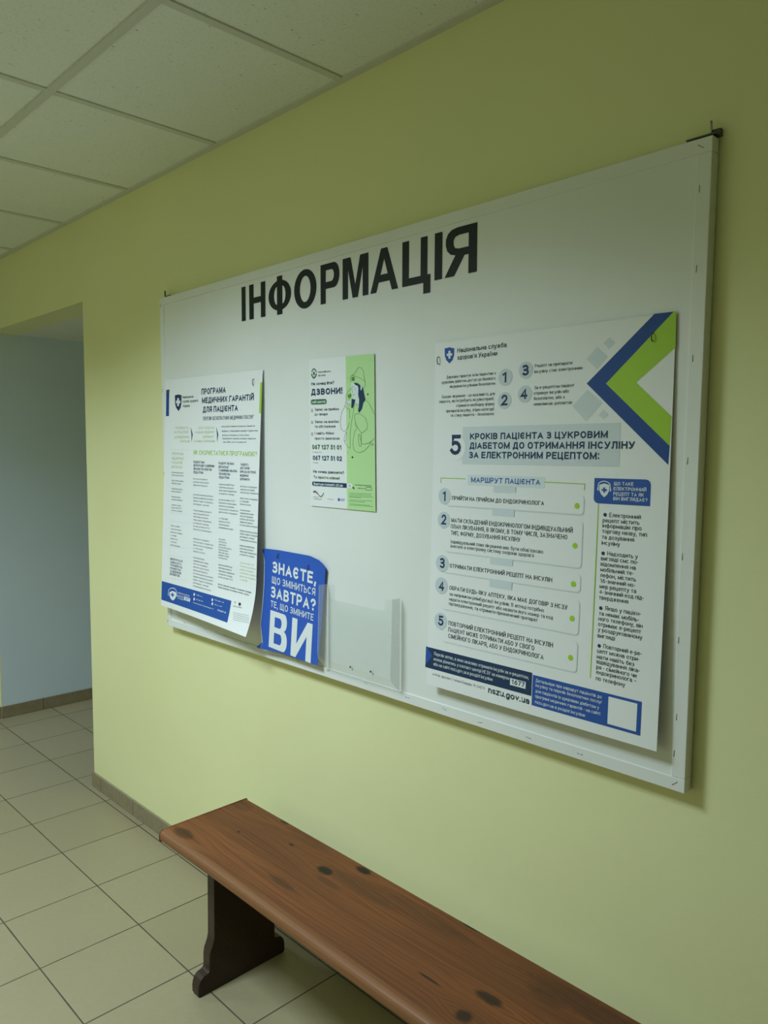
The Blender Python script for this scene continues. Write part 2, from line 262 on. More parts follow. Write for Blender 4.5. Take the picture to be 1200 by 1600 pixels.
('P', 'portrait_hair', [(184.0, 70.0), (198.7, 71.5), (210.9, 78.5), (220.5, 85.4), (223.9, 101.0), (228.5, 115.0), (219.9, 123.7), (214.9, 138.3), (204.5, 148.0), (199.7, 142.9), (203.3, 129.9), (204.3, 113.5), (200.8, 100.2), (202.2, 85.5), (199.9, 78.9), (190.1, 76.0)], 'navy_ink', 3),
('P', 'portrait_hair', [(175.9, 111.3), (189.5, 113.9), (185.6, 126.1), (179.2, 135.9), (173.5, 134.1)], 'navy_ink', 3),
('P', 'portrait_ear', [(210.9, 76.9), (215.2, 77.8), (216.1, 86.0), (212.6, 91.6), (210.3, 87.5)], 'pale_skin_print', 4),
('P', 'portrait_phone', [(158.9, 102.2), (170.6, 96.8), (174.8, 99.4), (173.5, 106.0), (164.6, 110.7)], 'green_mid_ink', 3),
('P', 'portrait_hand', [(155.8, 112.1), (162.1, 112.3), (170.9, 112.5), (172.0, 122.5), (168.1, 125.7), (156.9, 122.1)], 'pale_skin_print', 2),
('S', 'portrait_outline', [(172.8, 68.7), (171.7, 56.3), (176.3, 51.2), (195.3, 54.9), (213.5, 61.5), (227.9, 69.9), (227.3, 78.3), (222.9, 85.5)], 0.75, 'green_dark_ink', 4),
('S', 'portrait_outline', [(176.8, 51.3), (190.5, 44.9), (197.3, 36.2), (204.7, 32.0), (213.9, 34.6), (222.3, 43.2), (223.3, 53.8), (227.9, 69.4)], 0.75, 'green_dark_ink', 4),
('S', 'portrait_outline', [(175.1, 82.9), (163.7, 90.7), (153.4, 102.0), (153.8, 110.4), (162.0, 114.8), (169.6, 112.5)], 0.75, 'green_dark_ink', 4),
('S', 'portrait_outline', [(154.5, 113.7), (149.1, 128.6), (142.6, 136.8), (137.4, 143.4), (130.6, 163.5), (131.6, 185.4), (139.2, 193.8), (149.4, 193.9), (159.7, 184.7), (166.2, 170.6)], 0.75, 'green_dark_ink', 4),
('S', 'portrait_outline', [(149.1, 128.6), (157.9, 136.3), (167.9, 138.7), (167.6, 162.3)], 0.75, 'green_dark_ink', 4),
('S', 'portrait_outline', [(153.6, 118.7), (161.9, 124.7), (169.4, 126.1)], 0.75, 'green_dark_ink', 4),
('S', 'portrait_outline', [(185.7, 122.8), (181.6, 145.9), (173.7, 172.3), (168.2, 205.6), (167.7, 238.2), (156.4, 233.3), (145.1, 221.6), (146.1, 209.0), (153.9, 197.2), (151.5, 219.0), (146.4, 219.9)], 0.75, 'green_dark_ink', 4),
('S', 'portrait_outline', [(189.4, 122.9), (195.5, 127.2), (202.4, 126.5)], 0.75, 'green_dark_ink', 4),
('S', 'portrait_outline', [(228.5, 115.8), (241.5, 124.2), (253.2, 140.7), (260.8, 153.8)], 0.75, 'green_dark_ink', 4),
('S', 'portrait_outline', [(212.2, 153.0), (200.1, 149.9), (190.2, 151.0), (186.4, 157.6), (189.9, 172.5), (199.5, 187.4), (211.6, 199.0), (222.6, 195.8), (233.5, 187.6), (234.8, 177.8), (230.2, 168.0), (227.9, 162.2), (212.2, 153.0)], 0.75, 'green_dark_ink', 4),
('S', 'portrait_outline', [(188.6, 172.5), (188.5, 179.9), (196.6, 186.6)], 0.75, 'green_dark_ink', 4),
('S', 'portrait_outline', [(195.8, 187.4), (187.1, 195.7), (179.7, 218.9), (180.2, 235.6), (186.3, 246.3), (201.1, 250.3), (218.2, 246.7), (235.3, 236.7), (245.0, 225.2)], 0.75, 'green_dark_ink', 4),
('S', 'portrait_outline', [(211.6, 199.0), (210.9, 215.5), (212.4, 227.0), (228.2, 227.7), (247.4, 221.9), (260.0, 212.9)], 0.75, 'green_dark_ink', 4),
('S', 'portrait_outline', [(200.5, 204.0), (201.0, 223.8), (205.0, 233.7), (211.1, 231.1), (208.9, 217.1), (205.4, 204.0), (200.5, 204.0)], 0.75, 'green_dark_ink', 4),
('S', 'portrait_outline', [(242.6, 224.4), (250.8, 232.4), (254.4, 229.2), (246.2, 222.7)], 0.75, 'green_dark_ink', 4),
('S', 'portrait_outline', [(254.4, 226.7), (260.3, 229.9)], 0.75, 'green_dark_ink', 4),
('S', 'portrait_outline', [(189.9, 85.1), (190.1, 88.4)], 0.75, 'green_dark_ink', 4),
('S', 'portrait_outline', [(176.3, 81.3), (183.8, 80.7)], 0.75, 'green_dark_ink', 4),
('S', 'portrait_outline', [(179.8, 102.0), (184.7, 101.4), (186.0, 98.9)], 0.75, 'green_dark_ink', 4),
('S', 'portrait_outline', [(175.8, 84.6), (178.7, 92.9), (178.1, 96.2)], 0.75, 'green_dark_ink', 4),
('P', 'hat_badge', [(176.2, 54.9), (187.9, 55.4), (187.8, 65.3), (176.1, 64.8)], 'green_mid_ink', 3),
],
'B':[
('T', 'slogan_text', 'ЗНАЄТЕ,', 56.2, 261.6, 64.5, 33.7, 'white_ink', 0.215, 2),
('T', 'slogan_text', 'ЩО ЗМІНИТЬСЯ', 57.3, 259.8, 95.7, 20.7, 'white_ink', 0.16, 2),
('T', 'slogan_text', 'ЗАВТРА?', 53.8, 264.2, 138.1, 33.3, 'white_ink', 0.215, 2),
('T', 'slogan_text', 'ТЕ, ЩО ЗМІНИТЕ', 56.1, 257.7, 166.0, 18.7, 'white_ink', 0.15, 2),
('T', 'slogan_text', 'ВИ', 56.9, 255.4, 285.1, 109.2, 'white_ink', 0.225, 2),
],
'L':[
('P', 'emblem', [(67.1, 55.4), (78.8, 54.1), (90.3, 53.1), (101.9, 54.6), (112.7, 56.9), (112.8, 83.4), (108.2, 97.6), (94.8, 109.9), (77.0, 97.5), (70.0, 83.9)], 'navy_ink', 1),
('P', 'emblem_cross', [(84.8, 65.2), (96.4, 65.6), (96.7, 74.2), (106.0, 74.6), (106.3, 83.9), (96.9, 83.6), (97.2, 93.0), (85.6, 92.7), (85.3, 83.3), (76.6, 83.0), (76.3, 73.5), (85.1, 73.8)], 'white_ink', 2),
('T', 'agency_name', 'Національна', 118.0, 191.5, 67.7, 9.0, 'dark_ink', 0.13, 2),
('T', 'agency_name', "служба здоров'я", 119.8, 221.3, 82.1, 9.0, 'dark_ink', 0.13, 2),
('T', 'agency_name', 'України', 122.5, 168.3, 97.4, 9.0, 'dark_ink', 0.13, 2),
('T', 'title_text', 'ПРОГРАМА', 241.8, 386.5, 59.7, 19.1, 'navy_ink', 0.2, 2),
('T', 'title_text', 'МЕДИЧНИХ ГАРАНТІЙ', 246.3, 543.0, 88.2, 18.4, 'navy_ink', 0.2, 2),
('T', 'title_text', 'ДЛЯ ПАЦІЄНТА', 252.9, 458.3, 118.1, 19.0, 'navy_ink', 0.2, 2),
('T', 'subtitle_text', 'ПЕРЕЛІК БЕЗОПЛАТНИХ МЕДИЧНИХ ПОСЛУГ', 255.9, 546.5, 143.5, 11.4, 'navy_ink', 0.14, 2),
('G', 'side_tab#0', 7.2, 34.0, 27.9, 125.0, 0, '1111', 'navyblue_ink', 1),
('G', 'side_tab#1', 573.5, 36.9, 583.8, 127.9, 0, '1111', 'green_ink', 1),
('T', 'pale_text#0', 'ПРИЙДІТЬ', 74.1, 164.0, 170.5, 8.0, 'pale_green_ink', 0.12, 2),
('T', 'pale_text#0', 'НА РЕЦЕПЦІЮ', 65.0, 164.5, 184.9, 8.0, 'pale_green_ink', 0.12, 2),
('T', 'pale_text#0', 'ДО МЕДИЧНИХ', 69.3, 168.7, 201.4, 8.0, 'pale_green_ink', 0.12, 2),
('T', 'pale_text#0', 'ЗАКЛАДІВ', 107.1, 172.7, 215.4, 8.0, 'pale_green_ink', 0.12, 2),
('T', 'pale_text#1', 'НСЗУ СПЛАЧУЄ', 226.2, 325.3, 171.8, 7.7, 'pale_green_ink', 0.12, 2),
('T', 'pale_text#1', 'НАДАНУ МЕДИЧНУ', 209.7, 325.9, 185.5, 7.7, 'pale_green_ink', 0.12, 2),
('T', 'pale_text#1', 'ДОПОМОГУ', 255.7, 326.6, 200.4, 7.6, 'pale_green_ink', 0.12, 2),
('T', 'pale_text#1', 'В РАМКАХ ПРОГРАМИ', 201.9, 330.5, 214.9, 7.7, 'pale_green_ink', 0.12, 2),
('P', 'pointer#0', [(176.3, 163.2), (191.2, 189.1), (184.6, 214.9), (182.9, 189.1)], 'navy_ink', 1),
('P', 'pointer#1', [(336.5, 164.9), (350.4, 189.6), (344.5, 214.3), (342.7, 189.6)], 'navy_ink', 1),
('T', 'lead_text', 'консультації первинної медицини, спеціалістів', 368.2, 553.4, 167.0, 5.0, 'navy_ink', 0.11, 2),
('T', 'lead_text', 'лікування у спеціалізованих закладах та діагностика', 370.2, 569.8, 181.3, 5.0, 'navy_ink', 0.11, 2),
('T', 'lead_text', 'витратні матеріали та ліки згідно', 373.9, 525.4, 194.5, 5.0, 'navy_ink', 0.11, 2),
('T', 'lead_text', 'Національного переліку основних лікарських', 375.7, 561.0, 204.7, 5.0, 'navy_ink', 0.11, 2),
('T', 'lead_text', 'засобів для лікування', 379.3, 510.4, 215.5, 5.0, 'navy_ink', 0.11, 2),
('T', 'question_heading', 'ЯК СКОРИСТАТИСЯ ПРОГРАМОЮ?', 198.7, 569.4, 255.7, 14.8, 'green_ink', 0.13, 2),
('T', 'pale_text#2', 'ПРОГРАМА', 52.9, 134.0, 259.0, 9.2, 'pale_green_ink', 0.11, 2),
('T', 'pale_text#2', 'МЕДИЧНИХ', 53.5, 137.5, 274.4, 9.2, 'pale_green_ink', 0.11, 2),
('T', 'pale_text#2', 'ГАРАНТІЙ', 52.5, 125.9, 289.1, 9.2, 'pale_green_ink', 0.11, 2),
('T', 'pale_text#2', 'ВКЛЮЧАЄ', 53.2, 128.0, 304.3, 9.2, 'pale_green_ink', 0.11, 2),
('T', 'column_heading#0', 'ПАЦІЄНТ МАЄ', 199.9, 271.3, 283.6, 7.8, 'navy_ink', 0.15, 2),
('T', 'column_heading#0', 'ДЕКЛАРАЦІЮ З СІМЕЙНИМ', 200.4, 330.8, 294.5, 7.8, 'navy_ink', 0.15, 2),
('T', 'column_heading#0', 'ЛІКАРЕМ ТЕРАПЕВТОМ', 200.9, 315.2, 306.2, 7.8, 'navy_ink', 0.15, 2),
('T', 'column_heading#0', 'ПЕДІАТРОМ', 201.4, 262.8, 317.5, 7.8, 'navy_ink', 0.15, 2),
('T', 'column_heading#1', 'ПАЦІЄНТ НЕ МАЄ', 356.0, 445.8, 283.8, 7.4, 'navy_ink', 0.15, 2),
('T', 'column_heading#1', 'ДЕКЛАРАЦІЇ', 356.5, 415.9, 295.2, 7.4, 'navy_ink', 0.15, 2),
('T', 'column_heading#1', 'З СІМЕЙНИМ ЛІКАРЕМ', 358.3, 463.1, 306.3, 7.4, 'navy_ink', 0.15, 2),
('T', 'column_heading#1', 'ТЕРАПЕВТОМ', 358.8, 424.3, 317.4, 7.4, 'navy_ink', 0.15, 2),
('T', 'column_heading#1', 'ПЕДІАТРОМ', 360.6, 420.5, 328.2, 7.4, 'navy_ink', 0.15, 2),
('T', 'column_heading#2', 'ПАЦІЄНТА', 483.5, 526.6, 284.7, 7.1, 'navy_ink', 0.15, 2),
('T', 'column_heading#2', 'ДОСТАВЛЯЄ', 482.2, 533.4, 295.3, 7.1, 'navy_ink', 0.15, 2),
('T', 'column_heading#2', 'БРИГАДА ЕКСТРЕНОЇ', 481.6, 566.3, 306.6, 7.2, 'navy_ink', 0.15, 2),
('T', 'column_heading#2', 'МЕДИЧНОЇ', 481.6, 528.3, 318.2, 7.2, 'navy_ink', 0.15, 2),
('T', 'column_heading#2', 'ДОПОМОГИ', 482.1, 533.4, 328.9, 7.2, 'navy_ink', 0.15, 2),
('T', 'body_text#0', 'екстрена медична допомога', 53.7, 135.7, 321.2, 5.6, 'body_ink', 0.095, 2),
('T', 'body_text#0', 'первинна медична допомога', 54.0, 136.0, 330.5, 5.6, 'body_ink', 0.095, 2),
('T', 'body_text#0', 'оберіть лікаря та підпишіть', 54.6, 136.6, 349.1, 5.6, 'body_ink', 0.095, 2),
('T', 'body_text#0', 'декларацію у закладі', 54.9, 120.5, 358.5, 5.6, 'body_ink', 0.095, 2),
('T', 'body_text#0', 'спеціалізована допомога', 55.5, 131.0, 377.1, 5.6, 'body_ink', 0.095, 2),
('T', 'body_text#0', 'медична реабілітація', 55.8, 121.4, 386.4, 5.6, 'body_ink', 0.095, 2),
('T', 'body_text#0', 'паліативна допомога', 56.4, 118.8, 405.0, 5.6, 'body_ink', 0.095, 2),
('T', 'body_text#0', 'лікар надає направлення', 56.8, 132.2, 414.3, 5.6, 'body_ink', 0.095, 2),
('T', 'body_text#0', 'до медичного закладу', 57.4, 123.0, 432.9, 5.6, 'body_ink', 0.095, 2),
('T', 'body_text#0', 'що має договір з НСЗУ', 57.7, 126.6, 442.2, 5.6, 'body_ink', 0.095, 2),
('T', 'body_text#0', 'безоплатно за програмою', 58.0, 133.4, 451.6, 5.6, 'body_ink', 0.095, 2),
('T', 'body_text#1', 'запишіться на прийом', 56.0, 118.9, 505.0, 5.6, 'body_ink', 0.095, 2),
('T', 'body_text#1', 'консультації спеціалістів', 56.1, 128.4, 516.1, 5.6, 'body_ink', 0.095, 2),
('T', 'body_text#1', 'діагностика та лікування', 56.3, 135.9, 527.2, 5.6, 'body_ink', 0.095, 2),
('T', 'body_text#1', 'у стаціонарі', 56.5, 97.3, 538.3, 5.6, 'body_ink', 0.095, 2),
('T', 'body_text#1', 'медичні послуги', 56.6, 105.1, 549.4, 5.6, 'body_ink', 0.095, 2),
('T', 'body_text#1', 'за електронним', 56.8, 98.4, 560.5, 5.6, 'body_ink', 0.095, 2),
('T', 'body_text#1', 'направленням лікаря', 56.9, 121.5, 571.6, 5.6, 'body_ink', 0.095, 2),
('T', 'body_text#2', 'ліки для лікування', 200.2, 290.2, 337.7, 5.6, 'body_ink', 0.095, 2),
('T', 'body_text#2', 'допомога при пологах', 200.7, 300.7, 348.1, 5.6, 'body_ink', 0.095, 2),
('T', 'body_text#2', 'звернення пацієнта', 201.2, 291.2, 358.5, 5.6, 'body_ink', 0.095, 2),
('T', 'body_text#2', 'екстрена медична допомога', 202.7, 327.7, 389.8, 5.6, 'body_ink', 0.095, 2),
('T', 'body_text#2', 'первинна медична допомога', 203.2, 328.2, 400.2, 5.6, 'body_ink', 0.095, 2),
('T', 'body_text#2', 'оберіть лікаря та підпишіть', 203.8, 328.8, 410.6, 5.6, 'body_ink', 0.095, 2),
('T', 'body_text#2', 'декларацію у закладі', 204.3, 304.3, 421.0, 5.6, 'body_ink', 0.095, 2),
('T', 'body_text#2', 'спеціалізована допомога', 205.3, 320.3, 441.9, 5.6, 'body_ink', 0.095, 2),
('T', 'body_text#2', 'медична реабілітація', 205.8, 305.8, 452.3, 5.6, 'body_ink', 0.095, 2),
('T', 'body_text#2', 'паліативна допомога', 206.3, 301.3, 462.7, 5.6, 'body_ink', 0.095, 2),
('T', 'body_text#2', 'лікар надає направлення', 206.8, 321.8, 473.1, 5.6, 'body_ink', 0.095, 2),
('T', 'body_text#2', 'до медичного закладу', 207.3, 307.3, 483.6, 5.6, 'body_ink', 0.095, 2),
('T', 'body_text#2', 'що має договір з НСЗУ', 207.8, 312.8, 494.0, 5.6, 'body_ink', 0.095, 2),
('T', 'body_text#2', 'безоплатно за програмою', 208.3, 323.3, 504.4, 5.6, 'body_ink', 0.095, 2),
('T', 'body_text#2', 'запишіться на прийом', 209.9, 309.9, 535.7, 5.6, 'body_ink', 0.095, 2),
('T', 'body_text#2', 'консультації спеціалістів', 210.4, 335.4, 546.1, 5.6, 'body_ink', 0.095, 2),
('T', 'body_text#2', 'діагностика та лікування', 210.9, 330.9, 556.5, 5.6, 'body_ink', 0.095, 2),
('T', 'body_text#2', 'у стаціонарі', 211.4, 271.4, 566.9, 5.6, 'body_ink', 0.095, 2),
('T', 'body_text#2', 'медичні послуги', 211.9, 286.9, 577.3, 5.6, 'body_ink', 0.095, 2),
('T', 'body_text#2', 'за електронним', 212.9, 282.9, 598.2, 5.6, 'body_ink', 0.095, 2),
('T', 'body_text#2', 'направленням лікаря', 213.5, 308.5, 608.6, 5.6, 'body_ink', 0.095, 2),
('T', 'body_text#2', 'ліки для лікування', 214.0, 304.0, 619.0, 5.6, 'body_ink', 0.095, 2),
('T', 'body_text#2', 'допомога при пологах', 214.5, 314.5, 629.4, 5.6, 'body_ink', 0.095, 2),
('T', 'body_text#2', 'звернення пацієнта', 215.0, 305.0, 639.9, 5.6, 'body_ink', 0.095, 2),
('T', 'body_text#2', 'екстрена медична допомога', 215.5, 340.5, 650.3, 5.6, 'body_ink', 0.095, 2),
('T', 'body_text#2', 'первинна медична допомога', 216.0, 341.0, 660.7, 5.6, 'body_ink', 0.095, 2),
('T', 'body_text#2', 'оберіть лікаря та підпишіть', 216.5, 341.5, 671.1, 5.6, 'body_ink', 0.095, 2),
('T', 'body_text#2', 'декларацію у закладі', 217.0, 317.0, 681.5, 5.6, 'body_ink', 0.095, 2),
('T', 'body_text#2', 'спеціалізована допомога', 217.5, 332.5, 692.0, 5.6, 'body_ink', 0.095, 2),
('T', 'body_text#3', 'медична реабілітація', 362.2, 450.2, 348.7, 5.6, 'body_ink', 0.095, 2),
('T', 'body_text#3', 'паліативна допомога', 362.5, 446.1, 358.5, 5.6, 'body_ink', 0.095, 2),
('T', 'body_text#3', 'лікар надає направлення', 362.8, 464.0, 368.2, 5.6, 'body_ink', 0.095, 2),
('T', 'body_text#3', 'до медичного закладу', 363.1, 451.1, 378.0, 5.6, 'body_ink', 0.095, 2),
('T', 'body_text#3', 'що має договір з НСЗУ', 363.7, 456.1, 397.6, 5.6, 'body_ink', 0.095, 2),
('T', 'body_text#3', 'безоплатно за програмою', 364.0, 465.2, 407.4, 5.6, 'body_ink', 0.095, 2),
('T', 'body_text#3', 'запишіться на прийом', 364.3, 452.3, 417.1, 5.6, 'body_ink', 0.095, 2),
('T', 'body_text#3', 'консультації спеціалістів', 364.6, 474.6, 426.9, 5.6, 'body_ink', 0.095, 2),
('T', 'body_text#3', 'діагностика та лікування', 364.9, 470.5, 436.7, 5.6, 'body_ink', 0.095, 2),
('T', 'body_text#3', 'у стаціонарі', 365.6, 418.4, 456.2, 5.6, 'body_ink', 0.095, 2),
('T', 'body_text#3', 'медичні послуги', 365.9, 431.9, 466.0, 5.6, 'body_ink', 0.095, 2),
('T', 'body_text#3', 'за електронним', 366.2, 427.8, 475.8, 5.6, 'body_ink', 0.095, 2),
('T', 'body_text#3', 'направленням лікаря', 366.5, 450.1, 485.6, 5.6, 'body_ink', 0.095, 2),
('T', 'body_text#4', 'ліки для лікування', 368.2, 407.3, 522.1, 5.6, 'body_ink', 0.095, 2),
('T', 'body_text#4', 'допомога при пологах', 368.3, 414.8, 530.5, 5.6, 'body_ink', 0.095, 2),
('T', 'body_text#4', 'звернення пацієнта', 368.4, 411.6, 539.0, 5.6, 'body_ink', 0.095, 2),
('T', 'body_text#4', 'екстрена медична допомога', 368.5, 443.5, 547.4, 5.6, 'body_ink', 0.095, 2),
('T', 'body_text#4', 'первинна медична допомога', 368.6, 424.8, 555.8, 5.6, 'body_ink', 0.095, 2),
('T', 'body_text#4', 'оберіть лікаря та підпишіть', 368.7, 428.7, 564.3, 5.6, 'body_ink', 0.095, 2),
('T', 'body_text#4', 'декларацію у закладі', 368.8, 428.8, 572.7, 5.6, 'body_ink', 0.095, 2),
('T', 'body_text#4', 'спеціалізована допомога', 368.9, 420.7, 581.2, 5.6, 'body_ink', 0.095, 2),
('T', 'body_text#5', 'медична реабілітація', 369.9, 449.9, 603.5, 5.6, 'body_ink', 0.095, 2),
('T', 'body_text#5', 'паліативна допомога', 370.5, 446.5, 613.2, 5.6, 'body_ink', 0.095, 2),
('T', 'body_text#5', 'лікар надає направлення', 371.1, 463.1, 622.8, 5.6, 'body_ink', 0.095, 2),
('T', 'body_text#5', 'до медичного закладу', 371.6, 451.6, 632.4, 5.6, 'body_ink', 0.095, 2),
('T', 'body_text#5', 'що має договір з НСЗУ', 372.2, 456.2, 642.0, 5.6, 'body_ink', 0.095, 2),
('T', 'body_text#6', 'безоплатно за програмою', 483.7, 573.8, 350.2, 5.6, 'body_ink', 0.095, 2),
('T', 'body_text#6', 'запишіться на прийом', 484.0, 562.4, 359.3, 5.6, 'body_ink', 0.095, 2),
('T', 'body_text#6', 'консультації спеціалістів', 484.3, 582.3, 368.3, 5.6, 'body_ink', 0.095, 2),
('T', 'body_text#6', 'діагностика та лікування', 484.9, 579.0, 386.3, 5.6, 'body_ink', 0.095, 2),
('T', 'body_text#6', 'у стаціонарі', 485.2, 532.2, 395.3, 5.6, 'body_ink', 0.095, 2),
('T', 'body_text#6', 'медичні послуги', 485.5, 544.3, 404.3, 5.6, 'body_ink', 0.095, 2),
('T', 'body_text#6', 'за електронним', 486.1, 541.0, 422.4, 5.6, 'body_ink', 0.095, 2),
('T', 'body_text#6', 'направленням лікаря', 486.4, 560.9, 431.4, 5.6, 'body_ink', 0.095, 2),
('T', 'body_text#6', 'ліки для лікування', 486.7, 557.2, 440.4, 5.6, 'body_ink', 0.095, 2),
('T', 'body_text#6', 'допомога при пологах', 487.0, 565.4, 449.4, 5.6, 'body_ink', 0.095, 2),
('T', 'body_text#6', 'звернення пацієнта', 487.3, 557.8, 458.5, 5.6, 'body_ink', 0.095, 2),
('T', 'body_text#6', 'екстрена медична допомога', 487.6, 585.6, 467.5, 5.6, 'body_ink', 0.095, 2),
('T', 'body_text#6', 'первинна медична допомога', 488.2, 586.2, 485.5, 5.6, 'body_ink', 0.095, 2),
('T', 'body_text#6', 'оберіть лікаря та підпишіть', 488.5, 586.5, 494.5, 5.6, 'body_ink', 0.095, 2),
('T', 'body_text#6', 'декларацію у закладі', 488.8, 567.2, 503.5, 5.6, 'body_ink', 0.095, 2),
('T', 'body_text#6', 'спеціалізована допомога', 489.1, 579.2, 512.6, 5.6, 'body_ink', 0.095, 2),
('T', 'body_text#6', 'медична реабілітація', 489.7, 568.1, 530.6, 5.6, 'body_ink', 0.095, 2),
('T', 'body_text#6', 'паліативна допомога', 490.0, 564.5, 539.6, 5.6, 'body_ink', 0.095, 2),
('T', 'body_text#6', 'лікар надає направлення', 490.3, 580.4, 548.6, 5.6, 'body_ink', 0.095, 2),
('T', 'body_text#6', 'до медичного закладу', 490.6, 569.0, 557.7, 5.6, 'body_ink', 0.095, 2),
('T', 'pale_text#3', 'що має договір з НСЗУ', 494.2, 569.8, 582.8, 5.6, 'pale_green_ink', 0.095, 2),
('T', 'pale_text#3', 'безоплатно за програмою', 494.0, 576.8, 593.1, 5.6, 'pale_green_ink', 0.095, 2),
('T', 'pale_text#3', 'запишіться на прийом', 493.7, 565.7, 603.4, 5.6, 'pale_green_ink', 0.095, 2),
('T', 'pale_text#3', 'консультації спеціалістів', 493.5, 583.5, 613.6, 5.6, 'pale_green_ink', 0.095, 2),
('T', 'pale_text#3', 'діагностика та лікування', 493.3, 579.7, 623.9, 5.6, 'pale_green_ink', 0.095, 2),
('T', 'pale_text#3', 'у стаціонарі', 493.1, 536.3, 634.2, 5.6, 'pale_green_ink', 0.095, 2),
('T', 'column_heading#3', 'ЗВЕРНІТЬСЯ', 56.6, 142.4, 621.8, 7.8, 'navy_ink', 0.14, 2),
('T', 'column_heading#3', 'ЗАПИТАТИ ТА', 58.7, 135.8, 632.9, 7.8, 'navy_ink', 0.14, 2),
('T', 'column_heading#3', 'УТОЧНИТИ ЗА', 59.2, 142.1, 643.0, 7.8, 'navy_ink', 0.14, 2),
('T', 'column_heading#3', 'НОМЕРОМ', 58.4, 132.0, 653.6, 7.8, 'navy_ink', 0.14, 2),
('T', 'column_heading#3', 'ЗА МЕДИЧНОЮ', 59.0, 136.3, 663.6, 7.7, 'navy_ink', 0.14, 2),
('T', 'column_heading#3', 'ДОПОМОГОЮ', 57.3, 126.2, 673.7, 7.7, 'navy_ink', 0.14, 2),
('S', 'rule_line#0', [(44.8, 458.7), (183.1, 456.7)], 0.7, 'grey_print', 1),
('S', 'rule_line#1', [(46.2, 488.3), (184.4, 483.7)], 0.7, 'grey_print', 1),
('S', 'rule_line#2', [(50.3, 575.2), (188.4, 568.8)], 0.7, 'grey_print', 1),
('S', 'rule_line#3', [(44.4, 607.5), (183.0, 602.4)], 0.7, 'grey_print', 1),
('S', 'rule_line#4', [(41.2, 686.2), (181.2, 679.1)], 0.7, 'grey_print', 1),
('S', 'rule_line#5', [(39.4, 240.1), (177.2, 240.4)], 0.7, 'grey_print', 1),
('T', 'body_text', 'Для всіх пацієнтів, громадян та медичних закладів', 372.3, 560.5, 665.6, 5.3, 'dark_ink', 0.11, 2),
('T', 'body_text', 'більше інформації за номером контакт-центру', 373.9, 550.4, 674.2, 5.3, 'dark_ink', 0.11, 2),
('G', 'footer_band', 2.3, 703.1, 459.3, 769.4, 0, '1111', 'blue_ink', 1),
('P', 'headset_icon', [(61.1, 733.8), (82.5, 726.8), (109.0, 728.5), (109.2, 740.6), (102.3, 751.2), (85.8, 760.1), (68.7, 753.6), (62.0, 744.8)], 'white_ink', 2),
('S', 'headset_icon', [(53.3, 739.1), (53.7, 729.3), (64.7, 721.6), (81.6, 717.0), (99.9, 718.0), (110.9, 725.2), (113.2, 735.8)], 2.2, 'white_ink', 2),
('S', 'headset_icon', [(52.1, 738.5), (54.0, 747.7)], 3.5, 'white_ink', 2),
('S', 'headset_icon', [(112.8, 732.3), (114.0, 742.6)], 3.5, 'white_ink', 2),
('P', 'headset_cross', [(78.5, 733.5), (86.5, 732.9), (87.0, 737.8), (95.6, 737.3), (96.0, 741.7), (87.4, 742.2), (87.9, 747.1), (79.8, 747.4), (79.3, 742.5), (71.2, 742.9), (70.8, 738.5), (78.9, 738.2)], 'blue_ink', 3),
('T', 'footer_text#0', 'ІНФОРМАЦІЙНО-', 118.5, 203.1, 730.0, 5.4, 'white_ink', 0.15, 2),
('T', 'footer_text#0', 'ДОВІДКОВА', 119.5, 162.2, 739.5, 5.4, 'white_ink', 0.15, 2),
('T', 'footer_text#0', 'СЛУЖБА', 120.5, 163.4, 747.5, 5.4, 'white_ink', 0.15, 2),
('T', 'footer_text#1', 'nszu', 244.5, 283.5, 717.7, 4.1, 'white_ink', 0.15, 2),
('T', 'footer_text#1', 'nszu.gov.ua', 247.3, 290.4, 732.2, 4.1, 'white_ink', 0.15, 2),
('T', 'footer_text#2', 'nszu.gov.ua', 360.8, 418.1, 716.1, 3.9, 'white_ink', 0.15, 2),
('T', 'footer_text#2', 'nszu.ukr', 364.5, 412.9, 730.1, 3.9, 'white_ink', 0.15, 2),
('T', 'footer_text#1', 'м. Київ, проспект Степана Бандери, 19', 228.7, 362.6, 745.6, 3.8, 'white_ink', 0.15, 2),
('T', 'footer_text#2', 'nszu.gov.ua', 388.4, 439.8, 744.6, 6.1, 'white_ink', 0.15, 2),
('G', 'phone_box', 165.3, 733.3, 207.2, 745.4, 0, '1111', 'white_ink', 2),
('T', 'phone_number', '1677', 171.0, 203.0, 743.2, 7.9, 'blue_ink', 0.18, 3),
('C', 'contact_icon#0', 230.9, 717.1, 4.9, 'white_ink', 2),
('C', 'contact_icon#1', 233.7, 732.0, 4.9, 'white_ink', 2),
('C', 'contact_icon#2', 348.3, 716.9, 4.7, 'white_ink', 2),
('C', 'contact_icon#3', 351.5, 729.1, 4.6, 'white_ink', 2),
('C', 'partner_mark', 481.0, 704.8, 2.8, 'grey_ink', 2),
('G', 'partner_mark', 502.0, 701.6, 514.1, 709.9, 0, '1111', 'dark_ink', 2),
('T', 'partner_text', 'уряд', 473.4, 496.5, 717.5, 4.6, 'grey_ink', 0.12, 2),
('T', 'partner_text', 'країна', 500.9, 521.3, 716.5, 4.6, 'grey_ink', 0.12, 2),
('S', 'partner_text', [(479.7, 735.2), (569.6, 730.4)], 0.9, 'grey_ink', 2),
('S', 'partner_text', [(481.8, 740.4), (571.9, 735.4)], 0.9, 'grey_ink', 2),
('S', 'partner_text', [(483.9, 745.4), (574.1, 740.1)], 0.9, 'grey_ink', 2),
('S', 'partner_text', [(486.0, 750.3), (576.4, 744.8)], 0.9, 'grey_ink', 2),
('S', 'partner_text', [(488.4, 755.3), (578.9, 749.6)], 0.9, 'grey_ink', 2),
],
'N':[
